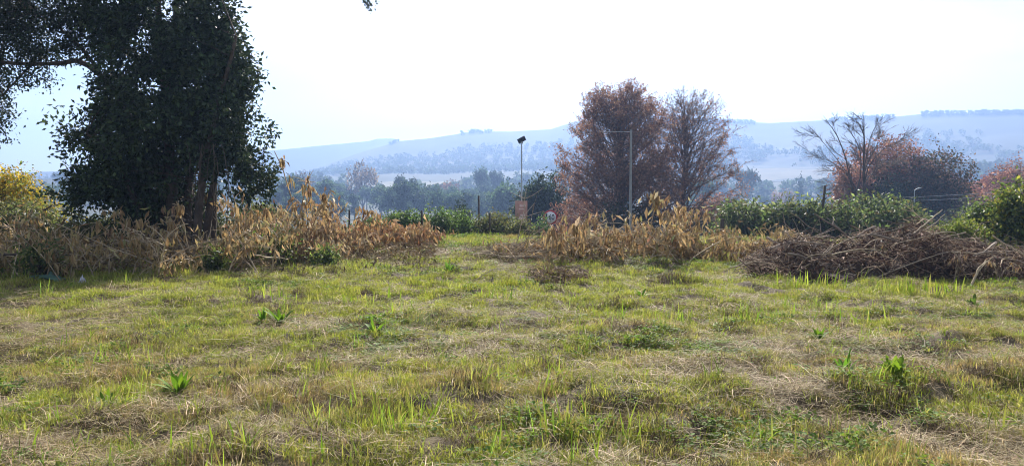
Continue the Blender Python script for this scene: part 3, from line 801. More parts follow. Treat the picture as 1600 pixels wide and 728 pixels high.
def cyl(p0, p1, r0, r1=None, sides=12):
    r1 = r0 if r1 is None else r1
    V, Q, _ = tubes([(np.array([p0, p1], float), np.array([r0, r1]))], sides)
    return V, Q

def disc(cx, cz, y0, y1, rad, sides=40, inner=0.0):
    """upright disc or ring facing -Y with thickness"""
    a = np.arange(sides) * 2 * math.pi / sides
    ro = np.stack([cx + rad * np.cos(a), np.full(sides, y0), cz + rad * np.sin(a)], -1)
    rb = ro.copy(); rb[:, 1] = y1
    i = np.arange(sides); j = (i + 1) % sides
    if inner:
        ri = np.stack([cx + inner * np.cos(a), np.full(sides, y0), cz + inner * np.sin(a)], -1)
        V = np.concatenate([ro, rb, ri]); 
        return V, np.concatenate([np.stack([i, j, j + 2 * sides, i + 2 * sides], -1), np.stack([i, i + sides, j + sides, j], -1)])
    V = np.concatenate([ro, rb, [[cx, y0, cz], [cx, y1, cz]]])
    c0, c1 = 2 * sides, 2 * sides + 1
    return V, np.concatenate([np.stack([i, j, np.full(sides, c0), np.full(sides, c0)], -1)[:, [0, 1, 2, 2]], np.stack([j + sides, i + sides, np.full(sides, c1), np.full(sides, c1)], -1), np.stack([i, i + sides, j + sides, j], -1)])

def tri_fix(Q):  # quads that repeat their last corner become triangles
    q = Q[Q[:, 2] != Q[:, 3]]; t = Q[Q[:, 2] == Q[:, 3]][:, :3]
    return [q, t]

def disc_obj(name, args, m, parent, **k):
    V, Q = disc(*args, **k)
    return obj(name, mesh_np(name, V, tri_fix(Q), mat=m), parent)

# solar street lamp
b = onland(815, 50)
e = empty('street_lamp', b, 'tall grey lamp pole with tilted solar panel above the orange poster', 'street lamp')
ht = at(815, 222, 50)[2] - b[2]
solid('pole', [cyl((0, 0, -.4), (0, 0, ht), .055, .04, 12)], M['galv'], e)
V, Q = box((-.27, -.24, -.025), (.27, .24, .025))
pn = obj('solar_panel', mesh_np('solar_panel', V, [Q], mat=M['darkmetal']), e, (0, 0, ht + .14))
pn.rotation_euler = (math.radians(-32), math.radians(-30), math.radians(0))
V, Q = box((-.25, -.22, .027), (.25, .22, .031)); obj('glass', mesh_np('glass', V, [Q], mat=M['panel']), pn)
V, Q = box((-.09, -.02, -.10), (.09, .45, -.04)); obj('lamp_head', mesh_np('lamp_head', V, [Q], mat=M['galv']), e, (0, 0, ht + .02))

# orange poster strapped to the lamp pole's foot
b = onland(814, 49.6)
e = empty('poster_board', b, 'faded orange poster board under the solar lamp', 'poster')
p0, p1 = at(805, 352, 49.6) - b, at(824, 314, 49.6) - b
V, Q = box((p0[0], -.02, p0[2]), (p1[0], .02, p1[2])); obj('board', mesh_np('board', V, [Q], mat=M['poster']), e)
def flat(name, pts, y, m, parent):
    pts = np.array(pts, float); n = len(pts)
    V = np.stack([pts[:, 0], np.full(n, y), pts[:, 1]], -1)
    me = bpy.data.meshes.new(name); me.from_pydata(V.tolist(), [], [list(range(n))]); me.materials.append(m)
    return obj(name, me, parent)
def pc(u, v): return (p0[0] + (p1[0] - p0[0]) * u, p0[2] + (p1[2] - p0[2]) * v)
flat('print', [pc(.25, 0.02), pc(.95, .02), pc(.92, .2), pc(.8, .42), pc(.72, .55), pc(.52, .56), pc(.42, .4), pc(.2, .26)], -.024, M['posterpale'], e)
flat('print', [pc(.3, .64), pc(.8, .64), pc(.8, .70), pc(.3, .70)], -.024, M['posterpale'], e)
flat('print', [pc(.36, .76), pc(.86, .76), pc(.86, .84), pc(.36, .84)], -.024, M['posterpale'], e)
flat('print', [pc(.5, .45), pc(.62, .44), pc(.66, .55), pc(.6, .64), pc(.5, .63), pc(.46, .55)], -.027, M['poster'], e)
solid('post', [cyl((p0[0] + .1, .05, -.3), (p0[0] + .1, .05, p1[2] - .05), .03)], M['post'], e)
solid('post', [cyl((p1[0] - .1, .05, -.3), (p1[0] - .1, .05, p1[2] - .05), .03)], M['post'], e)

# speed sign
b = onland(860, 47)
e = empty('speed_sign', b, 'round white speed sign reading 60 with red rim', 'sign')
cz = at(860, 339.5, 47)[2] - b[2]
solid('post', [cyl((0, .06, -.4), (0, .06, cz + .2), .035)], M['galv'], e)
pl = disc_obj('plate', (0, cz, -.012, .012, .375), M['white'], e)
disc_obj('rim', (0, cz, -.020, .014, .44), M['red'], e, inner=.352)
fc = bpy.data.curves.new('numeral', 'FONT'); fc.body = '60'; fc.size = .46; fc.align_x = 'CENTER'; fc.align_y = 'CENTER'; fc.extrude = .002; fc.offset = .008
tmp = bpy.data.objects.new('numeral_curve', fc); COL.objects.link(tmp)
dg = bpy.context.evaluated_depsgraph_get()
me = bpy.data.meshes.new_from_object(tmp.evaluated_get(dg)); me.materials.clear(); me.materials.append(M['black'])
bpy.data.objects.remove(tmp)
o = obj('numeral', me, e, (.07, -.018, cz - .01)); o.rotation_euler = (math.pi / 2, 0, 0); o.scale = (.78, 1.0, 1)
V, Q = box((-.30, -.028, cz - .36), (-.20, -.020, cz + .22)); obj('black_strip', mesh_np('black_strip', V, [Q], mat=M['black']), e)

# concrete pole with thin arm before the larger oak
b = onland(985, 46)
e = empty('utility_pole', b, 'slender pale pole with thin side arm before the larger oak', 'pole')
top = at(985, 203, 46)[2] - b[2]
solid('pole', [cyl((0, 0, -.4), (0, 0, top), .085, .065, 10)], M['concrete'], e)
solid('arm', [cyl((0, 0, top - .12), (-1.95, 0, top - .10), .011, .008, 6)], M['galv'], e)

# small road lamp and two cables on the right
b = onland(1428, 70)
e = empty('street_lamp', b, 'small thin road lamp against the dark evergreens', 'street lamp')
top = at(1428, 297, 70)[2] - b[2]
solid('pole', [cyl((0, 0, -.3), (0, 0, top), .05, .035, 8)], M['galv'], e)
solid('arm', [cyl((0, 0, top), (.35, 0, top + .16), .03, .025, 6)], M['galv'], e)
solid('lamp_head', [cyl((.3, 0, top + .13), (.62, 0, top + .22), .06, .03, 8)], M['galv'], e)
for k, (pts, lab) in enumerate((((1395, 309, 66), (1470, 305, 68), (1570, 300, 72), 'upper thin cable crossing before the dark evergreens'), ((1395, 312, 66), (1480, 312, 68), (1570, 303, 72), 'lower thin cable crossing before the dark evergreens')) if False else
                               ((((1395, 309, 66), (1470, 306, 68), (1570, 300, 72)), 'upper thin cable crossing before the dark evergreens'), (((1395, 314, 66), (1490, 311, 68), (1570, 304, 72)), 'lower thin cable crossing before the dark evergreens'))):
    a_, b_, c_ = [at(*q) for q in pts]
    V, Q, _ = tubes([(bez(a_, 2 * b_ - .5 * a_ - .5 * c_, c_, 14), np.full(14, .014))], 4)
    o = obj('overhead_cable', mesh_np('overhead_cable', V - a_, [Q], mat=M['wire']), None, a_)
    tag(o, lab, 'cable', 'cables at the road lamp')

# fence posts
for px, pt, pb, Y, rad, tilt, lab in ((545, 328, 372, 26.5, .035, .02, 'short dark fence post left of the green hedge'), (659, 329, 375, 26.5, .04, 0, 'dark fence post at the left end of the green hedge'),
                                      (748, 306, 352, 40, .055, 0, 'thin grey post standing above the green hedge'), (765, 333, 378, 26.8, .035, .01, 'dark fence post in the olive hedge'),
                                      (842, 354, 386, 24, .04, -.01, 'thin rusty post below the speed sign'), (1128, 342, 392, 22, .065, .02, 'dark weathered post right of the middle heap'),
                                      (1284, 290, 345, 33, .06, .05, 'leaning dark post above the broad leaved shrubs')):
    t, bt = at(px, pt, Y), at(px, pb, Y)
    zb = float(gh(np.array(t[0]), np.array(t[1])))
    V, Q, _ = tubes([(np.array([[0, 0, -.3], [tilt * .5, 0, (t[2] - zb) * .5], [tilt * (t[2] - zb), 0, t[2] - zb], [tilt * (t[2] - zb), 0, t[2] - zb + .004]]), np.array([rad, rad * .97, rad * .9, .002]))], 8)
    o = obj('fence_post', mesh_np('fence_post', V, [Q], mat=M['post']), None, (t[0], t[1], zb))
    tag(o, lab, 'post', 'posts along the far edge of the plot')

# ------------------------------------------------------------------ cut branches with wilted hanging leaves
def leaf_shape(seed):
    r = np.random.default_rng(seed)
    n = 6; t = np.linspace(0, 1, n)
    w = np.sin(np.pi * t ** .85) ** .8 * .5; w[-1] = 0; w[0] = .03
    bend = r.uniform(-.45, .45); curl = r.uniform(.3, 1.25); tw = r.uniform(-1.6, 1.6)
    V = []
    for i in range(n):
        c = np.array([bend * t[i] ** 2 * .5, -.12 * math.sin(t[i] * 3), -t[i]])
        a = tw * t[i]; sx = np.array([math.cos(a), math.sin(a), 0]); ny = np.array([-math.sin(a), math.cos(a), 0])
        wv = w[i] * (.26 + .05 * r.normal())
        V += [c + sx * wv * math.cos(curl) + ny * wv * math.sin(curl), c, c - sx * wv * math.cos(curl) + ny * wv * math.sin(curl)]
    V = np.array(V); f = []
    for i in range(n - 1):
        a = i * 3
        f += [[a, a + 1, a + 4, a + 3], [a + 1, a + 2, a + 5, a + 4]]
    return mesh_np('leaf', V, [np.array(f)], mat=M['wilt'], smooth=True)
LEAF = [leaf_shape(600 + k) for k in range(18)]
WPAL = [(0.40, 0.27, 0.14), (0.28, 0.17, 0.085), (0.48, 0.36, 0.21), (0.19, 0.12, 0.065), (0.32, 0.25, 0.13)]
BROWNP = [(0.28, 0.195, 0.085), (0.17, 0.115, 0.05), (0.39, 0.285, 0.135), (0.28, 0.23, 0.095)]

def cut_branch(name, pts, rad, label, group, cat='branch', nleaf=20, nmass=60, twn=7, ls=.24, seed=0, pal=WPAL, tl=(.25, .6), leafr=(.35, 1.0), up=.25):
    """pts: world control points (3) of an arching stem"""
    r = np.random.default_rng(3000 + seed)
    a, m, c = [np.asarray(p, float) for p in pts]
    e = empty(name, a, label, cat, group)
    st = wobble(bez(a * 0, m - a, c - a, 9), .018, r)
    polys = [(st, np.linspace(rad, rad * .35, 9))]
    ends = [st[-1], st[-2]]
    dv = unit(c - a)
    tws = []
    for k in range(twn):
        f = r.uniform(leafr[0], leafr[1]); q = st[min(8, int(f * 8))]
        d = unit(dv * .5 + r.normal(size=3) * [.8, .6, .3] + [0, 0, up])
        L = r.uniform(*tl)
        tw = bez(q, q + d * L * .6 + [0, 0, .10 * L], q + d * L + [0, 0, -.18 * L], 6)
        tws.append(tw); polys.append((tw, np.linspace(rad * .42 + .002, .004, 6)))
    V, Q, _ = tubes(polys, 6)
    obj('stem', mesh_np('stem', V, [Q], mat=M['stem'], smooth=True), e)
    src = tws + [st[4:]] if leafr[0] < .9 else tws
    gz = float(gh(a[0], a[1])) - a[2]
    node = None
    for k in range(nleaf):
        if k % 4 == 0:                                      # leaves hang in bunches of about four from one node
            tw = src[r.integers(0, len(src))]; node = tw[r.integers(max(0, len(tw) - 4), len(tw))] + r.normal(size=3) * .02
        p = node + r.normal(size=3) * [.022, .022, .018]
        s = ls * r.uniform(.6, 1.25)
        p[2] = max(p[2], gz + s * .75)
        o = bpy.data.objects.new('leaf', LEAF[r.integers(0, len(LEAF))])
        o.location = Vector(p.tolist()); o.rotation_euler = (r.normal() * .26, r.normal() * .26, r.uniform(0, 6.28))
        w = s * r.uniform(.6, 1.1); o.scale = (w, w, s)
        link(o, e)
    if nmass:
        ii = r.integers(0, len(src), nmass)
        P = np.array([src[i][r.integers(max(0, len(src[i]) - 5), len(src[i]))] for i in ii]) + r.normal(size=(nmass, 3)) * [.09, .09, .07]
        l = ls * r.uniform(.5, 1.05, nmass)
        P[:, 2] = np.maximum(P[:, 2], gz + l * .8)
        V, Fc = leaves(P, np.array([0, 0, -1.0]) + r.normal(size=(nmass, 3)) * .5, l, l * .3, r, fold=.35)
        o = obj('small_leaves', mesh_np('small_leaves', V, [Fc], colours(nmass, pal, None, .2, 4, r), M['wiltmass']), e)
        o['kind'] = 'stuff'
    return e

rb = np.random.default_rng(99)
def on(px, py, dz=0.0):
    g = gp(px, py); g[2] = float(gh(g[0], g[1])) + dz
    return g
SEED = [0]
def branch(bpx, bpy_, Y1, tip, sag, rad, label, group, **k):
    """stem from the ground at photo position (bpx, bpy_) to a tip seen at tip at depth Y1"""
    a = on(bpx, bpy_, .02); c = at(tip[0], tip[1], Y1)
    m = (a + c) / 2 + np.array([0, 0, sag])
    SEED[0] += 1
    return cut_branch('cut_branch', (a, m, c), rad, label, group, seed=SEED[0], **k)

# left heap, in the shade of the big tree
def place(px, cuts):
    for lim, txt in cuts:
        if px < lim: return txt
GL = 'cut branches of the left heap'
CL = ((10, 'limp leaved cut branch in the left heap at the photo edge'), (50, 'limp leaved cut branch in the left heap left of the green sheet'), (100, 'limp leaved cut branch in the left heap behind the green sheet'), (135, 'limp leaved cut branch in the left heap behind the white bag'), (190, 'limp leaved cut branch in the left heap under the dark crown, left of its stems'),
      (240, 'limp leaved cut branch in the left heap left of the highest arched branch'), (290, 'limp leaved cut branch in the left heap under the highest arched branch'), (380, 'limp leaved cut branch at the right end of the left heap'), (999, 'limp leaved cut branch between the left heap and the golden stand'))
for k in range(48):
    px = -40 + 465 * ((k * 7 % 48) + rb.random()) / 48; py = rb.uniform(424, 437) if k % 2 else rb.uniform(402, 424)
    a = gp(px, py)
    tx = px + rb.normal() * 50; ty = (rb.uniform(362, 415) if k % 2 else rb.uniform(328, 378)) - (8 if px < 150 else 0) - (22 if px > 350 else 0)
    branch(px, py, a[1] + rb.uniform(-.6, .8), (tx, ty), rb.uniform(.05, .3), rb.uniform(.010, .018), place(px, CL), GL, nleaf=13, nmass=26, twn=6, pal=BROWNP, ls=.22, up=.1)
branch(300, 425, 14.6, (270, 318), .35, .013, 'arched cut branch with a leaf bunch at its tip, highest of the left heap', GL, nleaf=16, nmass=10, twn=3, leafr=(.85, 1), tl=(.12, .25))
branch(232, 418, 15.2, (201, 338), .22, .012, 'short upright branch with hanging leaves left of the highest arched one', GL, nleaf=13, nmass=8, twn=3, leafr=(.8, 1), tl=(.1, .25))
branch(310, 415, 15.0, (254, 342), .2, .012, 'cut branch bowing left below the highest arched branch', GL, nleaf=13, nmass=8, twn=3, leafr=(.7, 1), tl=(.12, .3))
branch(215, 420, 15.0, (152, 348), .28, .011, 'thin looped branch in the middle of the left heap', GL, nleaf=14, nmass=10, twn=4, leafr=(.6, 1), tl=(.12, .3))
branch(385, 412, 15.2, (362, 296), .1, .014, 'upright wilted branch against the right side of the dark tree', GL, nleaf=24, nmass=24, twn=7, leafr=(.45, 1), tl=(.15, .4))
branch(410, 410, 15.6, (398, 318), .1, .013, 'upright wilted branch between the dark tree and the tallest golden branch', GL, nleaf=24, nmass=24, twn=7, leafr=(.4, 1), tl=(.15, .4))

# golden wilted shrub in the middle left
GM = 'wilted branches between the dark tree and the hedge'
branch(455, 405, 16.2, (486, 268), .0, .020, 'tallest golden branch with leaf bunches rising above the wilted stand', GM, nleaf=42, nmass=40, twn=13, tl=(.15, .42), leafr=(.5, 1), ls=.26)
branch(478, 405, 16.4, (425, 242), .55, .022, 'thin branch curving left with one leaf bunch against the hills', GM, nleaf=12, nmass=4, twn=2, tl=(.08, .16), leafr=(.93, 1), ls=.2)
branch(470, 404, 16.4, (515, 296), .1, .014, 'golden branch with a drooping bunch right of the tallest one', GM, nleaf=22, nmass=24, twn=6, tl=(.12, .35), leafr=(.7, 1))
branch(560, 392, 19.5, (580, 325), .25, .012, 'isolated bunch of orange brown leaves on an arched thin branch', GM, nleaf=22, nmass=22, twn=5, tl=(.15, .42), leafr=(.8, 1), ls=.27)
branch(640, 390, 20.5, (668, 350), .1, .013, 'low spreading branch at the right end of the wilted stand', GM, nleaf=32, nmass=60, twn=8, tl=(.3, .7), ls=.27)
CM = ((440, 'wilted branch left of the tallest golden branch'), (500, 'wilted branch at the foot of the tallest golden branch'), (999, 'wilted branch right of the tallest golden branch'))
for k in range(30):
    px = 385 + 165 * ((k * 7 % 30) + rb.random()) / 30; low_ = 40 if k % 2 else 0; py = rb.uniform(406, 415) if k % 2 else rb.uniform(396, 408)
    a = gp(px, py)
    top = np.interp(px, [385, 430, 480, 550], [335, 318, 306, 338])
    branch(px, py, a[1] + rb.uniform(-.4, .8), (px + rb.normal() * 22, top + low_ + rb.uniform(-10, 34)), rb.uniform(0, .15), rb.uniform(.010, .017), place(px, CM), GM, nleaf=32, nmass=64, twn=10, ls=.22, up=.2)
CR = ((600, 'low orange brown wilted branch below the isolated leaf bunch'), (635, 'low orange brown wilted branch right of the isolated leaf bunch'), (999, 'low orange brown wilted branch beside the green hedge'))
for k in range(24):
    px = 535 + 132 * (k + rb.random()) / 24; py = rb.uniform(386, 398)
    a = gp(px, py)
    branch(px, py, a[1] + rb.uniform(-.4, .6), (px + rb.normal() * 20, np.interp(px, [535, 665], [340, 352]) + rb.uniform(-4, 36)), rb.uniform(0, .15), rb.uniform(.010, .016), place(px, CR), GM, nleaf=22, nmass=80, twn=9, ls=.26,
           pal=[(0.35, 0.20, 0.085), (0.25, 0.135, 0.06), (0.40, 0.27, 0.14)])

# middle heap before the oaks
GC = 'cut branches of the middle heap'
branch(1010, 405, 17.2, (1030, 294), .12, .018, 'upright cut branch whose leaf bunch tops the middle heap', GC, nleaf=34, nmass=24, twn=8, tl=(.12, .36), leafr=(.7, 1), ls=.3)
branch(1000, 408, 16.8, (1062, 322), .2, .014, 'branch bowing right below the topmost bunch of the middle heap', GC, nleaf=24, nmass=20, twn=5, tl=(.15, .4), leafr=(.7, 1), ls=.28)
branch(985, 410, 16.6, (1080, 338), .12, .013, 'nearly level branch with last leaves right of the middle heap', GC, nleaf=18, nmass=8, twn=5, tl=(.1, .25), leafr=(.6, 1), ls=.24)
branch(778, 404, 16.5, (888, 332), -.02, .014, 'long bare stem slanting past the speed sign', GC, nleaf=4, nmass=0, twn=2, tl=(.1, .3), leafr=(.6, 1))
branch(905, 412, 16.3, (860, 364), .25, .013, 'cut branch with orange leaves just below the speed sign', GC, nleaf=28, nmass=20, twn=5, tl=(.12, .36), leafr=(.75, 1), ls=.28)
branch(930, 414, 15.8, (908, 346), .2, .014, 'cut branch with long brown leaves at the front of the middle heap', GC, nleaf=20, nmass=10, twn=5, tl=(.12, .4), leafr=(.5, 1), ls=.3)
CC = ((850, 'tangled cut branch in the middle heap left of the speed sign'), (880, 'tangled cut branch in the middle heap below the speed sign'), (915, 'tangled cut branch in the middle heap right of the speed sign'), (975, 'tangled cut branch in the middle heap left of the pale pole'), (1040, 'tangled cut branch in the middle heap below its topmost bunch'), (9999, 'tangled cut branch at the right end of the middle heap'))
for k in range(46):
    px = 815 + 275 * ((k * 7 % 46) + rb.random()) / 46; low_ = 26 if k % 2 else 0; py = rb.uniform(408, 417) if k % 2 else rb.uniform(396, 409)
    a = gp(px, py)
    branch(px, py, a[1] + rb.uniform(-.6, .8), (px + rb.normal() * 48, np.interp(px, [815, 850, 875, 905, 950, 1040, 1088], [392, 384, 370, 346, 332, 326, 348]) + low_ + rb.uniform(-2, 38)), rb.uniform(.05, .4), rb.uniform(.010, .018), place(px, CC), GC, nleaf=16, nmass=30, twn=7, ls=.24, up=.1,
           pal=BROWNP + WPAL[:2])
for k in range(16):
    px = 850 + 210 * ((k * 5 % 16) + rb.random()) / 16; py = rb.uniform(404, 416); side = -1 if rb.random() < .5 else 1
    tx = np.clip(px + side * rb.uniform(50, 130), 830 if px > 890 else 790, 1110)
    branch(px, py, gp(px, py)[1] + rb.uniform(-.9, .3), (tx, rb.uniform(352, 392) + (18 if tx < 880 else 0)), rb.uniform(.35, .7), rb.uniform(.011, .017), 'pale stem arching ' + ('left' if tx < px else 'right') + ' out of the middle heap ' + ('below the speed sign' if tx < 900 else 'left of the pale pole' if tx < 985 else 'right of the pale pole'), GC, nleaf=9, nmass=6, twn=4, ls=.25, tl=(.1, .3), leafr=(.55, 1), up=.05)
for k in range(14):
    px = 30 + 380 * ((k * 5 % 14) + rb.random()) / 14; py = rb.uniform(418, 434); side = -1 if rb.random() < .6 else 1
    tx = px + side * rb.uniform(40, 110)
    branch(px, py, gp(px, py)[1] + rb.uniform(-.4, .5), (tx, rb.uniform(352, 398)), rb.uniform(.3, .6), rb.uniform(.010, .015), 'pale stem arching ' + ('left' if tx < px else 'right') + ' out of the left heap ' + ('below the golden bush' if tx < 100 else 'under the dark crown' if tx < 250 else 'near its right end'), GL, nleaf=8, nmass=5, twn=4, ls=.23, tl=(.1, .3), leafr=(.55, 1), up=.05)
CS = ((1110, 'low wilted branch left of the dark weathered post'), (1180, 'low wilted branch right of the dark weathered post'), (1222, 'low wilted branch touching the left tip of the right heap'), (9999, 'low wilted branch standing behind the left end of the right heap'))
for k in range(38):
    px = 1040 + 225 * (k + rb.random()) / 38; py = rb.uniform(398, 412) if px < 1222 else rb.uniform(386, 396)
    a = gp(px, py)
    branch(px, py, a[1] + rb.uniform(-.3, .6), (px + rb.normal() * 30, (364 if px < 1222 else 352) + rb.uniform(-6, 34)), rb.uniform(0, .15), rb.uniform(.008, .013), place(px, CS), 'low wilted strip', nleaf=20, nmass=60, twn=7, ls=.19,
           pal=BROWNP, tl=(.2, .45), up=.12)

# ------------------------------------------------------------------ bare sticks and twig tangles
def stick(name, pts, rad, label, group, forks=2, seed=0, m='deadwood', cat='branch', flen=(.2, .5), lie=False):
    r = np.random.default_rng(5000 + seed)
    p = np.array(pts, float); a = p[0].copy(); p = p - a
    if len(p) == 2: p = np.array([p[0], (p[0] + p[1]) / 2 + r.normal(size=3) * .05, p[1]])
    st = wobble(bez(p[0], p[1], p[-1], 9), .012 + .010 * np.linalg.norm(p[-1]), r)
    polys = [(st, np.linspace(rad, rad * .4, 9))]
    for k in range(forks):
        q = st[r.integers(3, 8)]; d = unit(unit(p[-1] - p[0]) * .8 + r.normal(size=3) * .45)
        L = r.uniform(*flen)
        polys.append((wobble(bez(q, q + d * L * .5, q + d * L + r.normal(size=3) * .05, 6), .008, r), np.linspace(rad * .55, rad * .2, 6)))
    if lie:
        for q, _r in polys:
            q[:, 2] = gh(q[:, 0] + a[0], q[:, 1] + a[1]) - a[2] + .02 + .12 * np.clip(q[:, 2], 0, .2)
    V, Q, _ = tubes(polys, 6)
    o = obj(name, mesh_np(name, V, [Q], mat=M[m], smooth=True), None, a)
    return tag(o, label, cat, group)

def tangle(name, label, n, pos, L, rad, seed, pal, flat=.35, along=(1, .5, .25), group=None, litter=0, lit_pal=None, swirl=0):
    r = np.random.default_rng(seed)
    P = pos(r, n)
    n = len(P)
    d = unit(r.normal(size=(n, 3)) * along); d[:, 2] *= flat
    if swirl:                                              # neighbouring twigs lie the same way, as tipped off a barrow
        th = (fbm(P[:, 0] * swirl, P[:, 1] * swirl, 67, 2) - .5) * 7 + r.normal(size=n) * .6
        d = unit(np.stack([np.cos(th), np.sin(th) * .8, r.normal(size=n) * .42], -1))
    l = r.uniform(L[0], L[1], n)[:, None]
    bendv = r.normal(size=(n, 3)) * .2 * l
    t = np.linspace(-.5, .5, 4)
    pts = P[:, None, :] + d[:, None, :] * (t[None, :, None] * l[:, None, :]) + bendv[:, None, :] * (1 - 4 * t[None, :, None] ** 2)
    g = gh(pts[:, :, 0], pts[:, :, 1]) + .005
    pts[:, :, 2] = np.maximum(pts[:, :, 2], g)
    rd = r.uniform(rad[0], rad[1], n)
    V, Q, ids = tubes([(pts[i], rd[i] * np.array([1, .9, .7, .4])) for i in range(n)], 3)
    pal = np.array(pal); k = r.integers(0, len(pal), n)
    cc = pal[k] * (1 + .25 * r.normal(size=(n, 1)))
    c = np.clip(cc[ids], .008, .8)
    Fs = [Q]
    if litter:
        PP = pos(r, litter); ll = r.uniform(.06, .14, litter)
        V2, F2 = leaves(PP, r.normal(size=(litter, 3)), ll, ll * .4, r, .3)
        V2[:, 2] = np.maximum(V2[:, 2], gh(V2[:, 0], V2[:, 1]) + .004)
        c = np.concatenate([c, colours(litter, lit_pal or BROWNP, None, .25, 4, r)])
        Fs.append(F2 + len(V)); V = np.concatenate([V, V2])
    o = obj(name, mesh_np(name, V, Fs, c, M['twig']))
    return tag(o, label, 'twigs', group, 'stuff')

TW = [(0.18, 0.13, 0.08), (0.12, 0.083, 0.052), (0.24, 0.18, 0.115), (0.08, 0.055, 0.036), (0.33, 0.265, 0.18)]
def area(px0, px1, py0, py1, top):
    """positions within a heap: ground footprint in photo terms, height under the profile top(px) in metres"""
    def f(r, n):
        px = r.uniform(px0, px1, n); py = r.uniform(py0, py1, n)
        g = np.array([gp(a, b) for a, b in zip(px, py)])
        v = (py - py0) / (py1 - py0)
        hgt = np.interp(px, *zip(*top)) * np.sin(np.pi * np.clip(v * .85 + .08, 0, 1)) ** .7
        g[:, 2] = gh(g[:, 0], g[:, 1]) + hgt * r.random(n) ** .6
        return g
    return f

tangle('twig_tangle', 'tangle of fine twigs and dead leaves under the left heap', 900, area(-60, 430, 400, 430, [(-60, .7), (200, .62), (350, .5), (430, .3)]), (.3, 1.0), (.003, .008), 71, TW, litter=3600, lit_pal=BROWNP)
tangle('twig_tangle', 'tangle of fine twigs and dead leaves under the middle left stand', 450, area(400, 680, 386, 410, [(400, .45), (500, .5), (600, .35), (680, .2)]), (.25, .8), (.003, .007), 72, TW, litter=3000)
tangle('twig_tangle', 'tangle of fine twigs inside the middle heap', 550, area(765, 1110, 392, 412, [(765, .12), (830, .3), (930, .5), (1040, .45), (1110, .2)]), (.3, 1.0), (.003, .008), 73, TW, litter=2600)
tangle('twig_tangle', 'flat scatter of twigs in front of the middle left stand', 420, area(410, 720, 396, 432, [(410, .08), (560, .06), (720, .05)]), (.15, .5), (.002, .006), 74, TW, litter=900, lit_pal=[(0.22, 0.16, 0.10), (0.15, 0.10, 0.065)])

# right heap: a litter mound, coloured dark as shade in the gaps, carrying twigs
def heap_top(x, y):
    c = gp(1395, 428); 
    v = (y - c[1] - .30) / 1.5
    prof = np.interp((x / y) * F + 800, [1170, 1210, 1255, 1300, 1350, 1400, 1438, 1465, 1492, 1530, 1560, 1600, 1645], [.04, .34, .52, .40, .62, .54, .98, .74, .36, .44, .26, .34, .06])
    m = np.clip(1 - np.abs(v) ** 3, 0, 1) ** .55
    m = m * (1 - .35 * sstep(.46, .34, fbm(x * 1.4, y * 2.2, 66, 2)))
    return prof * m * (0.50 + 1.3 * (fbm(x * 1.3, y * 1.6, 61, 3) - .15)) + prof * m * .4 * (vn(x * 4.5, y * 4.5, 63) - .5)
hx, hy = np.linspace(4.0, 10.9, 150), np.linspace(12.6, 16.9, 96)
def hz_(x, y):
    return gh(x, y) - .05 + heap_top(x, y) * .86
V, Q = grid(hx, hy, hz_)
keep = (heap_top(V[:, 0], V[:, 1]) > .03)
Q = Q[keep[Q].any(1)]
u_, inv = np.unique(Q, return_inverse=True)
o = obj('brush_heap', mesh_np('brush_heap', V[u_], [inv.reshape(Q.shape)], mat=M['litter'], smooth=True))
tag(o, 'big low mound of dead leaves coloured dark as shade under the twigs on the right', 'heap')
def heap_pos(r, n, lift=.16):
    x = r.uniform(4.2, 10.7, n * 4 + 60); y = r.uniform(12.8, 16.6, n * 4 + 60)
    k = (heap_top(x, y) > .06) & ((fbm(x * 1.4, y * 2.2, 66, 2) > .42) | (r.random(len(x)) < .15))  # twigs thinned here so the dark mound shows as shaded hollows
    x, y = x[k][:n], y[k][:n]
    n = len(x)
    return np.stack([x, y, gh(x, y) + heap_top(x, y) * (.8 + .15 * r.random(n)) + lift * (r.random(n) - .4)], -1)
HT = [(0.11, 0.064, 0.039), (0.066, 0.04, 0.026), (0.155, 0.094, 0.057), (0.04, 0.026, 0.018), (0.34, 0.25, 0.165)]
tangle('twig_tangle', 'matted dead brown twigs covering the right heap', 5200, lambda r, n: heap_pos(r, n, .30), (.15, .75), (.003, .008), 75, HT, swirl=1.8, litter=8000,
       lit_pal=[(0.13, 0.078, 0.056), (0.09, 0.052, 0.04), (0.18, 0.11, 0.075), (0.24, 0.16, 0.11)])

rs = np.random.default_rng(123)
for k, (px, py, tx, ty, lab) in enumerate(((1370, 430, 1392, 392, 'half green wilted branch drooping in the middle of the right heap'), (1345, 428, 1372, 400, 'small grey green branch left of the drooping one on the right heap'),
                                           (1530, 440, 1560, 408, 'curled brown leafy shoot at the right end of the right heap'), (1560, 442, 1592, 412, 'outermost curled leafy shoot of the right heap'), (1490, 440, 1500, 400, 'curled leafy shoot left of the pale crooked limb'),
                                           (1250, 432, 1225, 392, 'dark leafy branch at the left end of the right heap'))):
    branch(px, py, gp(px, py)[1] + .15, (tx, ty), .15, .010, lab, 'leafy branches on the right heap', nleaf=16, nmass=60, twn=8, ls=.13, tl=(.15, .4), leafr=(.2, 1),
           pal=[(0.16, 0.17, 0.10), (0.22, 0.20, 0.12), (0.13, 0.10, 0.07)] if k < 2 else [(0.17, 0.115, 0.085), (0.26, 0.19, 0.14), (0.12, 0.08, 0.06)])
CH = ((1235, 'loose stick at the left tip of the right twig heap'), (1258, 'loose stick on the right heap left of the leftmost tall grass tuft'), (1280, 'loose stick on the right heap straight behind the leftmost tall grass tuft'), (1310, 'loose stick on the right heap just right of the leftmost tall grass tuft'), (1360, 'loose stick on the right heap left of the half green branch'), (1420, 'loose stick on the right heap near the half green branch'), (1470, 'loose stick on the right heap below the jutting limb'), (1525, 'loose stick on the right heap left of the pale crooked limb'), (9999, 'loose stick at the far right end of the right twig heap'))
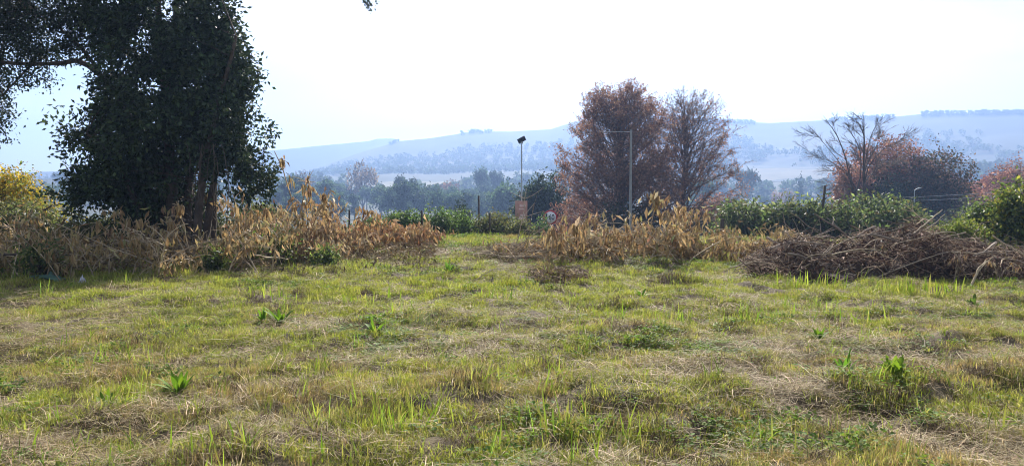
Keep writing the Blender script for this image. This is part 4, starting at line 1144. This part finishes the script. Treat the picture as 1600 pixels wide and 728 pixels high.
for k in range(66):
    P = heap_pos(rs, 1, .1)[0] + [0, -.12, .10]
    L = rs.uniform(.5, 1.5); a = rs.normal() * .5 + (math.pi if rs.random() < .5 else 0)
    d = np.array([math.cos(a), math.sin(a) * .8 - .15, rs.normal() * .4])
    stick('dead_branch', [P - d * L * .5, P + [0, -.05, rs.uniform(.02, .28)], P + d * L * .5], rs.uniform(.008, .017) if k % 6 else rs.uniform(.022, .032), place(P[0] / P[1] * F + 800, CH), 'loose sticks on the right heap', rs.integers(0, 4), k, 'stem' if k % 2 else 'deadwood')
def pstick(pp, rad, label, group, forks=2, m='deadwood', name='dead_branch', **k):
    SEED[0] += 1
    return stick(name, [at(*q) if len(q) == 3 else on(*q, .01) for q in pp], rad, label, group, forks, SEED[0] + 400, m, **k)
GR = 'prominent sticks of the right heap'
pstick([(1428, 365, 14.8), (1448, 340, 14.9), (1470, 324, 15.2)], .02, 'thick pale cut limb jutting up from the top of the right heap', GR, 0, 'stem')
pstick([(1442, 360, 14.9), (1460, 348, 15), (1476, 333, 15.1)], .011, 'thin pale stick jutting beside the thick cut limb', GR, 0, 'stem')
pstick([(1518, 445), (1530, 415, 13.3), (1536, 402, 13.4)], .022, 'pale crooked limb leaning at the right end of the heap', GR, 2, 'stem')
pstick([(1545, 432), (1560, 398, 13.6), (1580, 402, 13.5)], .018, 'pale hooked limb at the far right end of the heap', GR, 2, 'stem')
pstick([(1560, 440), (1556, 428, 13.2), (1552, 424, 13.3)], .016, 'short pale stub at the foot of the right end of the heap', GR, 1, 'stem')
pstick([(1225, 434), (1250, 420, 14), (1268, 408, 14.2)], .012, 'straight pale stick leaning on the front of the right heap', GR, 0, 'stem')
pstick([(1268, 425), (1276, 400, 13.9), (1262, 392, 14.2)], .014, 'forked pale stick at the left front of the right heap', GR, 5, 'stem', flen=(.15, .4))
pstick([(1300, 398, 13.8), (1340, 384, 13.9), (1372, 392, 13.8)], .013, 'long pale stick arched across the middle of the right heap', GR, 2, 'stem')
pstick([(1290, 395, 13.8), (1330, 372, 14), (1420, 362, 14.3)], .010, 'thin dark stick along the upper front of the right heap', GR, 2)

GS = 'prominent sticks of the left heap'
pstick([(292, 432), (200, 392, 14.2), (82, 345, 14.6)], .016, 'long straight pale stick slanting up left across the left heap', GS, 1, 'stem')
pstick([(300, 428), (262, 408, 14), (222, 380, 14.3)], .014, 'pale stick slanting up left in the middle of the left heap', GS, 3, 'stem')
pstick([(145, 420, 14), (152, 410, 14), (172, 393, 14)], .011, 'short forked stick in the left heap below the long one', GS, 2, 'stem')
pstick([(105, 405, 14.2), (130, 404, 14.1), (154, 408, 14)], .011, 'level pale twig joining the forked stick in the left heap', GS, 2, 'stem')
pstick([(262, 408, 14), (285, 380, 14.2), (340, 370, 14.4)], .014, 'pale stick bending right in the left heap', GS, 3, 'stem')
pstick([(358, 425), (345, 400, 14.2), (315, 385, 14.5)], .010, 'thin curved stick at the right end of the left heap', GS, 3, 'stem')
pstick([(395, 398, 14.8), (430, 404, 14.8), (456, 411)], .016, 'pale forked stick on the ground before the golden shrub', GS, 1, 'stem')
pstick([(0, 398, 14.6), (20, 396, 14.5), (48, 394, 14.4)], .035, 'thick dark log low in the left heap at the photo edge', GS, 0, 'bark')
pstick([(68, 328, 15), (80, 324, 15), (95, 320, 15.1)], .02, 'dark broken branch between golden bush and big tree', GS, 0, 'bark')
for k in range(16):
    px, py = rs.uniform(20, 410), rs.uniform(405, 430); a = gp(px, py)
    q0 = at(px, py - rs.uniform(0, 40), a[1] - .3); d = np.array([rs.normal(), rs.normal() * .4, rs.normal() * .25]) * .55
    stick('dead_branch', [q0 - d, q0 + [0, -.1, rs.uniform(0, .2)], q0 + d], rs.uniform(.006, .011), 'thin bare stick caught in the left heap', 'thin sticks of the left heap', rs.integers(1, 4), 700 + k, 'stem')

GF = 'sticks of the middle heap'
for k, (x1, y1) in enumerate(((735, 402), (752, 392), (772, 380), (790, 378), (842, 372), (838, 390), (850, 402), (872, 398), (770, 414), (835, 418), (900, 420))):
    a = at(806, 403, 16.9); c = at(x1, y1, 16.9 + rs.uniform(-.5, .5)); c[2] = max(c[2], float(gh(c[0], c[1])) + .02)
    stick('dead_branch', [a, (a + c) / 2 + [0, 0, .05], c], .013, 'pale stick in the fan of sticks left of the middle heap', 'fan of sticks', 2, 800 + k, 'stem')
for k in range(26):
    px, py = rs.uniform(840, 1110), rs.uniform(398, 414); a = gp(px, py)
    q0 = at(px, py - rs.uniform(0, 52 if px < 1060 else 25), a[1] - .4); d = np.array([rs.normal(), rs.normal() * .4, rs.normal() * .3]) * .5
    stick('dead_branch', [q0 - d, q0 + [0, -.1, rs.uniform(0, .25)], q0 + d], rs.uniform(.006, .012), 'pale bare stick tangled in the middle heap', GF, rs.integers(1, 4), 830 + k, 'stem')
pstick([(798, 412), (814, 360, 16.6), (822, 290, 16.8)], .014, 'thin dead sapling standing before the orange poster', None, 7, 'deadwood', 'dead_sapling', flen=(.2, .7), cat='sapling')
pstick([(805, 410), (830, 370, 16.7), (832, 318, 16.8)], .010, 'slim leaning dead shoot right beside the dead sapling', None, 3, 'deadwood', 'dead_sapling', flen=(.2, .5), cat='sapling')
pstick([(772, 458), (768, 440, 12.6), (766, 428, 12.6)], .016, 'short brown stake standing upright in the grass', None, 0, 'bark', 'stake', cat='stake')
pstick([(742, 438, 13.2), (770, 426, 13), (788, 413, 13.2)], .009, 'thin stick slanting behind the short brown stake', None, 1, 'deadwood')
GG = 'loose sticks lying in the grass'
pstick([(-20, 548), (40, 540), (122, 520)], .010, 'long pale straw stick in the grass at the left edge', GG, 1, 'stem', lie=True)
pstick([(50, 527), (85, 517), (118, 510)], .02, 'dark stick in the grass at the left, above the pale one', GG, 3, 'bark', lie=True)
pstick([(985, 470), (1040, 462), (1080, 448)], .008, 'thin pale stick in the grass right of centre', GG, 0, 'stem', lie=True)
pstick([(1080, 570), (1110, 568), (1140, 566)], .012, 'dark flat stick in the grass below the green weeds', GG, 4, 'bark', lie=True)
pstick([(905, 470), (920, 462), (935, 452)], .008, 'thin grey stick in front of the brown clump', GG, 0, 'deadwood', lie=True)
tangle('twig_clump', 'brown clump of dead sticks in front of the middle heap', 260, area(826, 925, 428, 446, [(826, .10), (860, .13), (925, .04)]), (.15, .7), (.003, .007), 76, [(0.16, 0.10, 0.08), (0.10, 0.065, 0.05), (0.22, 0.15, 0.11)], litter=700)
tangle('twig_clump', 'flat brown scatter of dead stems left of the fan of sticks', 420, area(560, 690, 392, 402, [(560, .05), (640, .1), (690, .05)]), (.15, .5), (.003, .006), 77, TW, litter=500)
tangle('twig_clump', 'scatter of twigs at the foot of the fan of sticks', 900, area(735, 870, 392, 414, [(735, .05), (790, .30), (870, .32)]), (.2, .6), (.003, .008), 78, TW, litter=300)

# litter
def crumple(name, centre, size, m, label, cat, seed):
    r = np.random.default_rng(seed)
    n = 9
    g = np.linspace(-1, 1, n); X, Y = np.meshgrid(g, g)
    Zz = (1 - .55 * (X ** 2 + Y ** 2)) * .6 + r.normal(size=X.shape) * .16
    V = np.stack([X * size[0] * (1 + .15 * r.normal(size=X.shape)), Y * size[1], np.maximum(Zz, -.05) * size[2]], -1).reshape(-1, 3)
    i = (np.arange(n - 1)[:, None] * n + np.arange(n - 1)[None]).ravel()
    o = obj(name, mesh_np(name, V, [np.stack([i, i + 1, i + n + 1, i + n], -1)], mat=m), None, centre)
    return tag(o, label, cat)
crumple('plastic_bag', on(128, 441), (.055, .05, .20), M['plastic'], 'small crumpled white plastic bag at the foot of the left heap', 'bag', 5)
crumple('plastic_sheet', on(72, 434), (.32, .16, .24), M['netting'], 'crumpled dull green plastic sheet at the foot of the left heap', 'sheet', 6)

# ------------------------------------------------------------------ weeds one can count
def weed(px, py, n, L, W, label, pal, seed, spread=1.15, group='leafy weeds in the grass', name='weed_plant', wav=0):
    r = np.random.default_rng(7000 + seed)
    b = on(px, py)
    e = empty(name, b, label, 'weed', group)
    for k in range(n):
        a = r.uniform(0, 6.28); tilt = r.uniform(.15, spread)
        d = np.array([math.cos(a) * math.sin(tilt), math.sin(a) * math.sin(tilt), math.cos(tilt)])
        l = L * r.uniform(.6, 1.15); m_ = 7; t = np.linspace(0, 1, m_)
        side = unit(np.cross(d, [0, 0, 1.0]) + 1e-6); nn = np.cross(side, d)
        w = W * np.sin(np.pi * np.clip(t * .92 + .08, 0, 1)) ** .8 * .5; w[-1] = .001
        V = []
        for i in range(m_):
            c = d * l * t[i] + np.array([0, 0, -.35 * l * t[i] ** 2.2 * tilt]) + np.array([math.cos(a), math.sin(a), 0]) * .02
            rip = nn * W * wav * math.sin(t[i] * 14 + k)
            V += [c + side * w[i] + nn * w[i] * .35 + rip, c, c - side * w[i] + nn * w[i] * .35 - rip]
        f = []
        for i in range(m_ - 1):
            q = i * 3; f += [[q, q + 1, q + 4, q + 3], [q + 1, q + 2, q + 5, q + 4]]
        cc = np.array(pal[r.integers(0, len(pal))]) * r.uniform(.8, 1.2)
        obj('leaf', mesh_np('leaf', np.array(V), [np.array(f)], np.tile(cc, (len(V), 1)), M['weed'], True), e)
DK = [(0.11, 0.19, 0.025), (0.085, 0.155, 0.022), (0.15, 0.23, 0.03)]
BR = [(0.17, 0.25, 0.035), (0.13, 0.20, 0.03), (0.21, 0.28, 0.05)]
weed(280, 616, 26, .23, .045, 'dark green clump of broad pointed leaves in the left foreground', DK, 1)
weed(165, 634, 6, .17, .035, 'small green leaf tuft left of the dark leaf clump', DK, 2)
weed(1398, 612, 20, .20, .06, 'bright yellow green leafy weed on the grass edge at right', BR, 3, 1.2, wav=.25)
weed(1318, 585, 22, .24, .03, 'bright green spreading weed left of the yellow green one', [(0.11, 0.22, 0.03), (0.09, 0.18, 0.03)], 4, 1.35)
weed(1280, 527, 14, .18, .035, 'small dark green weed behind the spreading one', DK, 5, 1.1)
weed(438, 503, 16, .30, .05, 'green leafy weed behind the left lawn middle', DK, 6, 1.2)
weed(412, 500, 9, .26, .04, 'smaller green weed just left of the leafy one', DK, 7, 1.1)
weed(586, 527, 8, .22, .06, 'dark broad leaved weed in the green patch', DK, 8, 1.1)
weed(1520, 478, 14, .22, .05, 'dark leafy weed in front of the right heap', [(0.06, 0.095, 0.03), (0.08, 0.12, 0.035)], 9, 1.1, wav=.2)
weed(845, 470, 6, .18, .05, 'low dark broad leaf beside the short stake', DK, 10, 1.2)
weed(1590, 482, 10, .22, .05, 'dull green weed at the right edge before the heap', PAL_OLIVE, 11, 1.2)
weed(700, 430, 18, .30, .03, 'lush green tuft behind the short stake', [(0.10, 0.19, 0.03), (0.08, 0.15, 0.03)], 12, 1.0)
weed(1002, 470, 8, .2, .04, 'small green weed in the right lawn', DK, 13, 1.2)

def blade_tuft(px, py, n, L, W, label, pal, seed, rad=.25, lean=.25, group='tall bright grass tufts'):
    """a tuft whose blades are broad enough to pick apart"""
    r = np.random.default_rng(8000 + seed)
    b = on(px, py)
    e = empty('grass_tuft', b, label, 'grass tuft', group)
    for k in range(n):
        o_ = np.array([r.normal() * rad, r.normal() * rad * .5, 0]); o_[2] = float(gh(b[0] + o_[0], b[1] + o_[1])) - b[2] - .01
        a = r.uniform(0, 6.28); tl = abs(r.normal()) * lean
        l = L * r.uniform(.55, 1.15); t = np.linspace(0, 1, 5)
        c = o_ + np.stack([math.cos(a) * tl * l * t ** 1.6, math.sin(a) * tl * l * t ** 1.6, l * t * (1 - .15 * tl * t)], -1)
        th = r.uniform(0, 3.14); sd = np.array([math.cos(th), math.sin(th), 0]); w = W * r.uniform(.7, 1.2) * np.array([.8, 1, .9, .6, .04]) * .5
        V = np.concatenate([c + sd * w[:, None], c - sd * w[:, None]])
        f = [[i, i + 1, i + 6, i + 5] for i in range(4)]
        cc = np.array(pal[r.integers(0, len(pal))]) * r.uniform(.8, 1.2)
        obj('blade', mesh_np('blade', V, [np.array(f)], np.tile(cc, (10, 1)), M['weed'], True), e)
YG = [(0.20, 0.26, 0.04), (0.16, 0.23, 0.035), (0.26, 0.30, 0.07), (0.28, 0.26, 0.09)]
TUF = [(1270, 448, 34, .36, 'tall bright grass tuft at the left front of the right heap'), (1428, 458, 34, .34, 'tall bright grass tuft at the middle front of the right heap'),
       (1460, 462, 20, .28, 'shorter bright tuft beside the middle front of the right heap'), (1525, 388, 18, .42, 'bright tall grass behind the right end of the heap'), (1588, 392, 16, .45, 'bright tall grass at the far right edge behind the heap'),
       (1070, 392, 12, .45, 'bright green blades poking out of the brown strip'), (565, 470, 22, .24, 'bright upright tuft in the left middle lawn'), (430, 466, 20, .22, 'bright tuft right of the dry mound in the left lawn')]
for k, (px, py, n, L, lab) in enumerate(TUF): blade_tuft(px, py, n, L, .022, lab, YG, k)
TUF = [(625, 668, 16, .24, 'broad bladed tuft in the lower middle foreground'), (520, 680, 9, .2, 'few pale blades left of the broad bladed tuft'), (925, 712, 14, .26, 'tall blades at the bottom edge right of centre'), (1010, 690, 9, .30, 'sparse tall blades in the lower right centre'),
       (880, 660, 14, .2, 'fine bright blades above the bottom edge blades'), (1000, 622, 6, .18, 'small tuft of fine blades before the tan grass'), (60, 720, 14, .2, 'bright blades in the lower left corner'), (340, 715, 12, .2, 'bright blades at the bottom edge left of centre'),
       (560, 722, 10, .18, 'short blades at the bottom edge in the middle'), (960, 500, 12, .24, 'upright blades in the right middle lawn'), (1170, 498, 12, .26, 'bright upright blades right of the middle lawn'), (790, 480, 18, .22, 'bright blades in front of the short stake'),
       (1050, 500, 14, .24, 'pale upright blades before the twig heap'), (1340, 500, 18, .26, 'bright blades below the right heap'), (1240, 492, 14, .24, 'yellowish blades below the left end of the right heap')]
for k, (px, py, n, L, lab) in enumerate(TUF): blade_tuft(px, py, n, L, .011 if py > 600 else .014, lab, YG + DK[:1], 40 + k, rad=.2)
# silvery fine tussock
blade_tuft(664, 512, 70, .22, .007, 'silvery grey green fine tussock in the middle lawn', [(0.14, 0.17, 0.10), (0.18, 0.20, 0.13), (0.11, 0.14, 0.08)], 90, rad=.12, lean=.8)

# ------------------------------------------------------------------ grass, straw and herbs: nobody could count them
LIB = bpy.data.collections.new('grass_library')
def tuft_mesh(name, n, L, W, rad, lean, pal, w, seed, m, flat=False, jit=.18):
    r = np.random.default_rng(seed)
    a = r.uniform(0, 6.28, n); q = rad * np.sqrt(r.random(n))
    P = np.stack([np.cos(a) * q, np.sin(a) * q, np.full(n, -.008)], -1)
    l = L * r.uniform(.5, 1.25, n); th = r.uniform(0, 6.28, n)
    t = np.array([0, .4, .75, 1.0])
    if flat:
        el = r.normal(size=n) * .10 + .06; P[:, 2] = r.uniform(.004, .045, n)
        d = np.stack([np.cos(th) * np.cos(el), np.sin(th) * np.cos(el), np.sin(el)], -1)
        C = P[:, None] + d[:, None] * (l[:, None] * t)[..., None]
        C[:, :, 2] += .02 * np.sin(t * 3.1)[None] * r.normal(size=(n, 1))
        C += (r.normal(size=(n, 1, 3)) * .03 * [1, 1, 0]) * (t ** 2)[None, :, None]
    else:
        tl = np.abs(r.normal(size=n)) * lean + .08
        hx_ = np.stack([np.cos(th), np.sin(th)], -1)[:, None] * (np.minimum(tl, 1.3)[:, None] * l[:, None] * t ** 1.7)[..., None]
        zz = l[:, None] * t * (1 - .38 * np.minimum(tl, 1.3)[:, None] * t)
        C = P[:, None] + np.concatenate([hx_, zz[..., None]], -1)
    s = th + 1.57 + r.normal(size=n) * .8
    sd = np.stack([np.cos(s), np.sin(s), r.normal(size=n) * .2], -1)
    wd = W * r.uniform(.6, 1.3, n)[:, None] * np.array([.85, 1, .7, .06]) * .5
    V = np.stack([C + sd[:, None] * wd[..., None], C - sd[:, None] * wd[..., None]], 2).reshape(-1, 3)   # 8 per blade
    b = np.arange(n)[:, None] * 8
    Fq = np.concatenate([b + [0, 1, 3, 2], b + [2, 3, 5, 4], b + [4, 5, 7, 6]])
    c = colours(n, pal, w, jit, 8, r)
    return bpy.data.objects.new(name, mesh_np(name, V, [Fq], c, m))

def herb_mesh(name, n, s, rad, pal, seed):
    r = np.random.default_rng(seed)
    a = r.uniform(0, 6.28, n); q = rad * np.sqrt(r.random(n))
    P = np.stack([np.cos(a) * q, np.sin(a) * q, r.uniform(.01, .06, n)], -1)
    th = r.uniform(0, 6.28, n)
    D = np.stack([np.cos(th), np.sin(th), r.uniform(-.1, .6, n)], -1)
    l = s * r.uniform(.6, 1.3, n)
    V, Fc = leaves(P, D, l, l * .75, r, .15, N=np.array([[0, 0, 1.0]]) + r.normal(size=(n, 3)) * .3)
    return bpy.data.objects.new(name, mesh_np(name, V, [Fc], colours(n, pal, None, .2, 4, r), M['weed']))

LIME = [(0.235, 0.275, 0.036), (0.17, 0.215, 0.03), (0.31, 0.325, 0.065), (0.37, 0.33, 0.12)]
MIX = [(0.215, 0.24, 0.05), (0.28, 0.265, 0.08), (0.33, 0.28, 0.12), (0.38, 0.32, 0.165), (0.16, 0.20, 0.042)]
TAN = [(0.36, 0.27, 0.14), (0.30, 0.21, 0.105), (0.40, 0.31, 0.18), (0.24, 0.19, 0.08), (0.20, 0.19, 0.07)]
STR = [(0.33, 0.26, 0.155), (0.24, 0.185, 0.105), (0.42, 0.345, 0.22), (0.14, 0.10, 0.06), (0.29, 0.215, 0.115)]
HRB = [(0.10, 0.17, 0.03), (0.075, 0.13, 0.025), (0.14, 0.20, 0.035), (0.15, 0.17, 0.05)]
DED = [(0.13, 0.092, 0.052), (0.075, 0.052, 0.032), (0.20, 0.145, 0.085)]
lib = []
for k in range(5): lib.append(tuft_mesh('a%02d' % k, 46, .068, .0046, .10, .6, LIME, [3, 3, 2, 1.2], 400 + k, M['grass']))     # 0-4 lime grass
for k in range(5): lib.append(tuft_mesh('b%02d' % k, 56, .055, .0040, .10, .75, MIX, None, 420 + k, M['grass']))                  # 5-9 mixed short
for k in range(4): lib.append(tuft_mesh('c%02d' % k, 60, .065, .0030, .10, .65, TAN, None, 440 + k, M['grass']))                  # 10-13 tan fine
for k in range(5): lib.append(tuft_mesh('d%02d' % k, 40 if k < 3 else 18, .14 if k < 3 else .27, .0036, .13, .5, STR, None, 460 + k, M['straw'], flat=True))        # 14-18 flat straw
for k in range(4): lib.append(herb_mesh('e%02d' % k, 40, .028, .11, HRB, 480 + k))                                              # 19-22 herbs
for k in range(3): lib.append(tuft_mesh('f%02d' % k, 9, .17, .0075, .06, .35, YG, None, 500 + k, M['grass']))                    # 23-25 tall blades
for k in range(3): lib.append(tuft_mesh('g%02d' % k, 40, .075, .0035, .10, 1.0, DED, None, 520 + k, M['straw']))                   # 26-28 dead brown, also sprinkled as shade specks
for o in lib: LIB.objects.link(o)

def scatter(name, label, cat, P, idx, rot, scl):
    me = bpy.data.meshes.new(name); me.vertices.add(len(P)); me.vertices.foreach_set('co', np.ascontiguousarray(P, np.float32).ravel())
    me.update()
    for nm, tp, data, key in (('idx', 'INT', idx.astype(np.int32), 'value'), ('rot', 'FLOAT_VECTOR', rot.astype(np.float32), 'vector'), ('scl', 'FLOAT_VECTOR', scl.astype(np.float32), 'vector')):
        at_ = me.attributes.new(nm, tp, 'POINT'); at_.data.foreach_set(key, np.ascontiguousarray(data).ravel())
    o = obj(name, me); tag(o, label, cat, kind='stuff')
    ng = bpy.data.node_groups.new(name, 'GeometryNodeTree')
    ng.interface.new_socket('Geometry', in_out='INPUT', socket_type='NodeSocketGeometry')
    ng.interface.new_socket('Geometry', in_out='OUTPUT', socket_type='NodeSocketGeometry')
    n, l = ng.nodes, ng.links
    gi, go = n.new('NodeGroupInput'), n.new('NodeGroupOutput')
    ci = n.new('GeometryNodeCollectionInfo'); ci.inputs['Collection'].default_value = LIB
    ci.inputs['Separate Children'].default_value = True; ci.inputs['Reset Children'].default_value = True
    ip = n.new('GeometryNodeInstanceOnPoints'); ip.inputs['Pick Instance'].default_value = True
    def att(nm, tp):
        q = n.new('GeometryNodeInputNamedAttribute'); q.data_type = tp; q.inputs['Name'].default_value = nm; return q.outputs['Attribute']
    er = n.new('FunctionNodeEulerToRotation')
    l.new(gi.outputs[0], ip.inputs['Points']); l.new(ci.outputs[0], ip.inputs['Instance'])
    l.new(att('idx', 'INT'), ip.inputs['Instance Index'])
    l.new(att('rot', 'FLOAT_VECTOR'), er.inputs[0]); l.new(er.outputs[0], ip.inputs['Rotation'])
    l.new(att('scl', 'FLOAT_VECTOR'), ip.inputs['Scale']); l.new(ip.outputs[0], go.inputs[0])
    md = o.modifiers.new('scatter', 'NODES'); md.node_group = ng
    return o

rg = np.random.default_rng(2024)
def sample_ground(n_per):
    out = []
    for y0, y1, dens in ((2.6, 5.5, 420), (5.5, 8, 380), (8, 11, 280), (11, 15, 165), (15, 20, 95), (20, 30, 60)):
        hw = y1 * .80 + 1.0
        n = int((y1 - y0) * 2 * hw * dens * n_per)
        out.append(np.stack([rg.uniform(-hw, hw, n), rg.uniform(y0, y1, n)], -1))
    return np.concatenate(out)
XY = sample_ground(1.0)
x, y = XY[:, 0], XY[:, 1]
px_, py_ = 800 + F * x / y, HZ + F * H / y
n1, n2, n3 = fbm(x * .45, y * .7, 101, 3), fbm(x * 1.3, y * 1.7, 111, 3), fbm(x * 2.6, y * 3, 121, 2)
green = (n1 - .5) * 2.2 + (n2 - .5) * 1.6
straw = (fbm(x * .5, y * .9, 131, 3) - .5) * 2.0 + (fbm(x * 1.6, y * 2.0, 141, 3) - .5) * 1.8
herb = (fbm(x * .7, y * 1.0, 151, 3) - .62) * 3
dead = (fbm(x * 1.1, y * 1.5, 161, 3) - .66) * 4
tall = (fbm(x * .9, y * 1.2, 171, 3) - .6) * 3
def spot(px, py, rx, ry, amp):
    c = gp(px, py)[:2]; sx = rx / F * c[1]; sy = c[1] - gp(px, py + ry)[1]
    return amp * np.exp(-((x - c[0]) / sx) ** 2 - ((y - c[1]) / sy) ** 2)
green += .75 * sstep(9.3, 11.5, y) - .15 * sstep(16, 18, y)
for a in ((400, 450, 260, 25, .5), (900, 460, 250, 25, .3), (700, 420, 70, 25, .9), (60, 660, 130, 60, .5), (1100, 450, 300, 22, .5)): green += spot(*a)
for a in ((440, 610, 90, 30, 1.4), (280, 650, 130, 22, 1.0), (40, 700, 90, 40, 1.0), (740, 550, 90, 12, .7), (680, 575, 120, 22, .7), (100, 540, 120, 22, .6), (480, 700, 90, 25, .7),
          (1180, 600, 60, 20, .6), (1500, 690, 130, 40, 1.1), (570, 400, 130, 14, 1.6), (640, 388, 60, 10, 1.2), (1550, 480, 60, 14, .5), (60, 710, 160, 20, .5), (720, 400, 50, 10, .9)): straw += spot(*a)
for a in ((590, 510, 70, 20, 1.2), (1120, 545, 130, 20, 1.3), (380, 520, 120, 25, .7), (1330, 715, 130, 18, 1.3), (880, 600, 60, 20, .8), (1290, 545, 60, 20, .5), (450, 500, 70, 12, .8), (250, 535, 80, 14, .6)): herb += .75 * spot(*a) * (.35 + 1.3 * n3)
for a in ((1530, 556, 45, 12, 2.2), (640, 580, 30, 8, 1.6), (520, 592, 22, 6, 1.4), (400, 468, 30, 9, 1.6), (690, 453, 45, 7, 2.0), (1050, 441, 30, 8, 1.5), (1385, 632, 60, 8, 1.2), (1570, 620, 50, 9, 1.3), (1060, 700, 70, 14, 1.2),
          (870, 440, 50, 10, 1.4), (960, 562, 16, 6, 1.4), (980, 590, 40, 8, .9), (1250, 562, 30, 8, .8), (790, 545, 50, 6, 1.0), (690, 690, 60, 14, .9), (1150, 460, 50, 8, .9), (1010, 445, 30, 6, 1.0), (626, 430, 8, 6, 2.5), (90, 520, 50, 6, 1.4)): dead += .62 * spot(*a) * (.5 + n3)
for a in ((600, 660, 120, 30, .9), (930, 690, 140, 40, .9), (560, 460, 150, 20, .4), (1350, 480, 250, 25, .7), (60, 690, 80, 40, .3)): tall += spot(*a)
pd = pathdist(x, y) + .3 * (vn(x * 3, y * 3, 5) - .5)
onpath = pd < .42
u = rg.random(len(x))
idx = np.where(green + .5 * n3 + rg.normal(size=len(x)) * .55 > .30, rg.integers(0, 5, len(x)), rg.integers(5, 10, len(x)))
tanm = (-green + (n3 - .5) * 1.6 + rg.normal(size=len(x)) * .5) > .66
idx = np.where(tanm, rg.integers(10, 14, len(x)), idx)
idx = np.where((straw + rg.normal(size=len(x)) * .6 > 1.12) | (u < .10), rg.integers(14, 19, len(x)), idx)
idx = np.where((herb + rg.normal(size=len(x)) * .5 > .6) & (rg.random(len(x)) < .6), rg.integers(19, 23, len(x)), idx)
idx = np.where(dead + rg.normal(size=len(x)) * .35 > .70, rg.integers(26, 29, len(x)), idx)
tl_ = ((tall + rg.normal(size=len(x)) * .4 > .9) & (rg.random(len(x)) < .45)) | (rg.random(len(x)) < .014)
idx = np.where(tl_, rg.integers(23, 26, len(x)), idx)
shade_spk = (fbm(x * 3.4, y * 4.0, 211, 2) > .66) | (rg.random(len(x)) < .03)
idx = np.where(shade_spk & (rg.random(len(x)) < .55), rg.integers(26, 29, len(x)), idx)  # dark dead tufts stand in for shadow between the blades
idx = np.where(onpath, np.where(rg.random(len(x)) < .6, rg.integers(14, 19, len(x)), idx), idx)
keep = ~(onpath & (rg.random(len(x)) < .15))
# thin gaps where the thatch shows
keep &= ~((fbm(x * 4.2, y * 4.8, 181, 2) < .40) & (rg.random(len(x)) < .8))
x, y, idx = x[keep], y[keep], idx[keep]
z = gh(x, y)
n = len(x)
far = np.interp(y, [5, 12, 25], [1.0, 1.15, 1.5])
sc = rg.uniform(.7, 1.25, n) * far
hs = np.clip(.70 + 1.3 * (fbm(x * .8, y * .8, 191, 3) - .35) + 1.5 * (fbm(x * 3.2, y * 3.2, 196, 2) - .5), .35, 2.1)
hs = hs * np.where(y < 7, 1.0, np.interp(y, [7, 10.5, 12, 20], [.85, .9, 1.2, 1.3]))
rot = np.stack([rg.normal(size=n) * .12, rg.normal(size=n) * .12, rg.uniform(0, 6.28, n)], -1)
scl = np.stack([sc, sc, sc * np.where((idx >= 14) & (idx < 19), 1, hs)], -1)
P = np.stack([x, y, z], -1)
isstraw = ((idx >= 14) & (idx < 19)) | (idx >= 26)
isherb = (idx >= 19) & (idx < 23)
g_ = ~isstraw & ~isherb
scatter('grass', 'rough yellow green grass covering the plot', 'grass', P[g_], idx[g_], rot[g_], scl[g_])
scatter('dry_straw', 'flattened pale straw and dead stems among the grass, some dark tufts standing for shade', 'straw', P[isstraw], idx[isstraw], rot[isstraw], scl[isstraw])
scatter('ground_herbs', 'low green clover like herbs among the grass', 'herbs', P[isherb], idx[isherb], rot[isherb], scl[isherb])
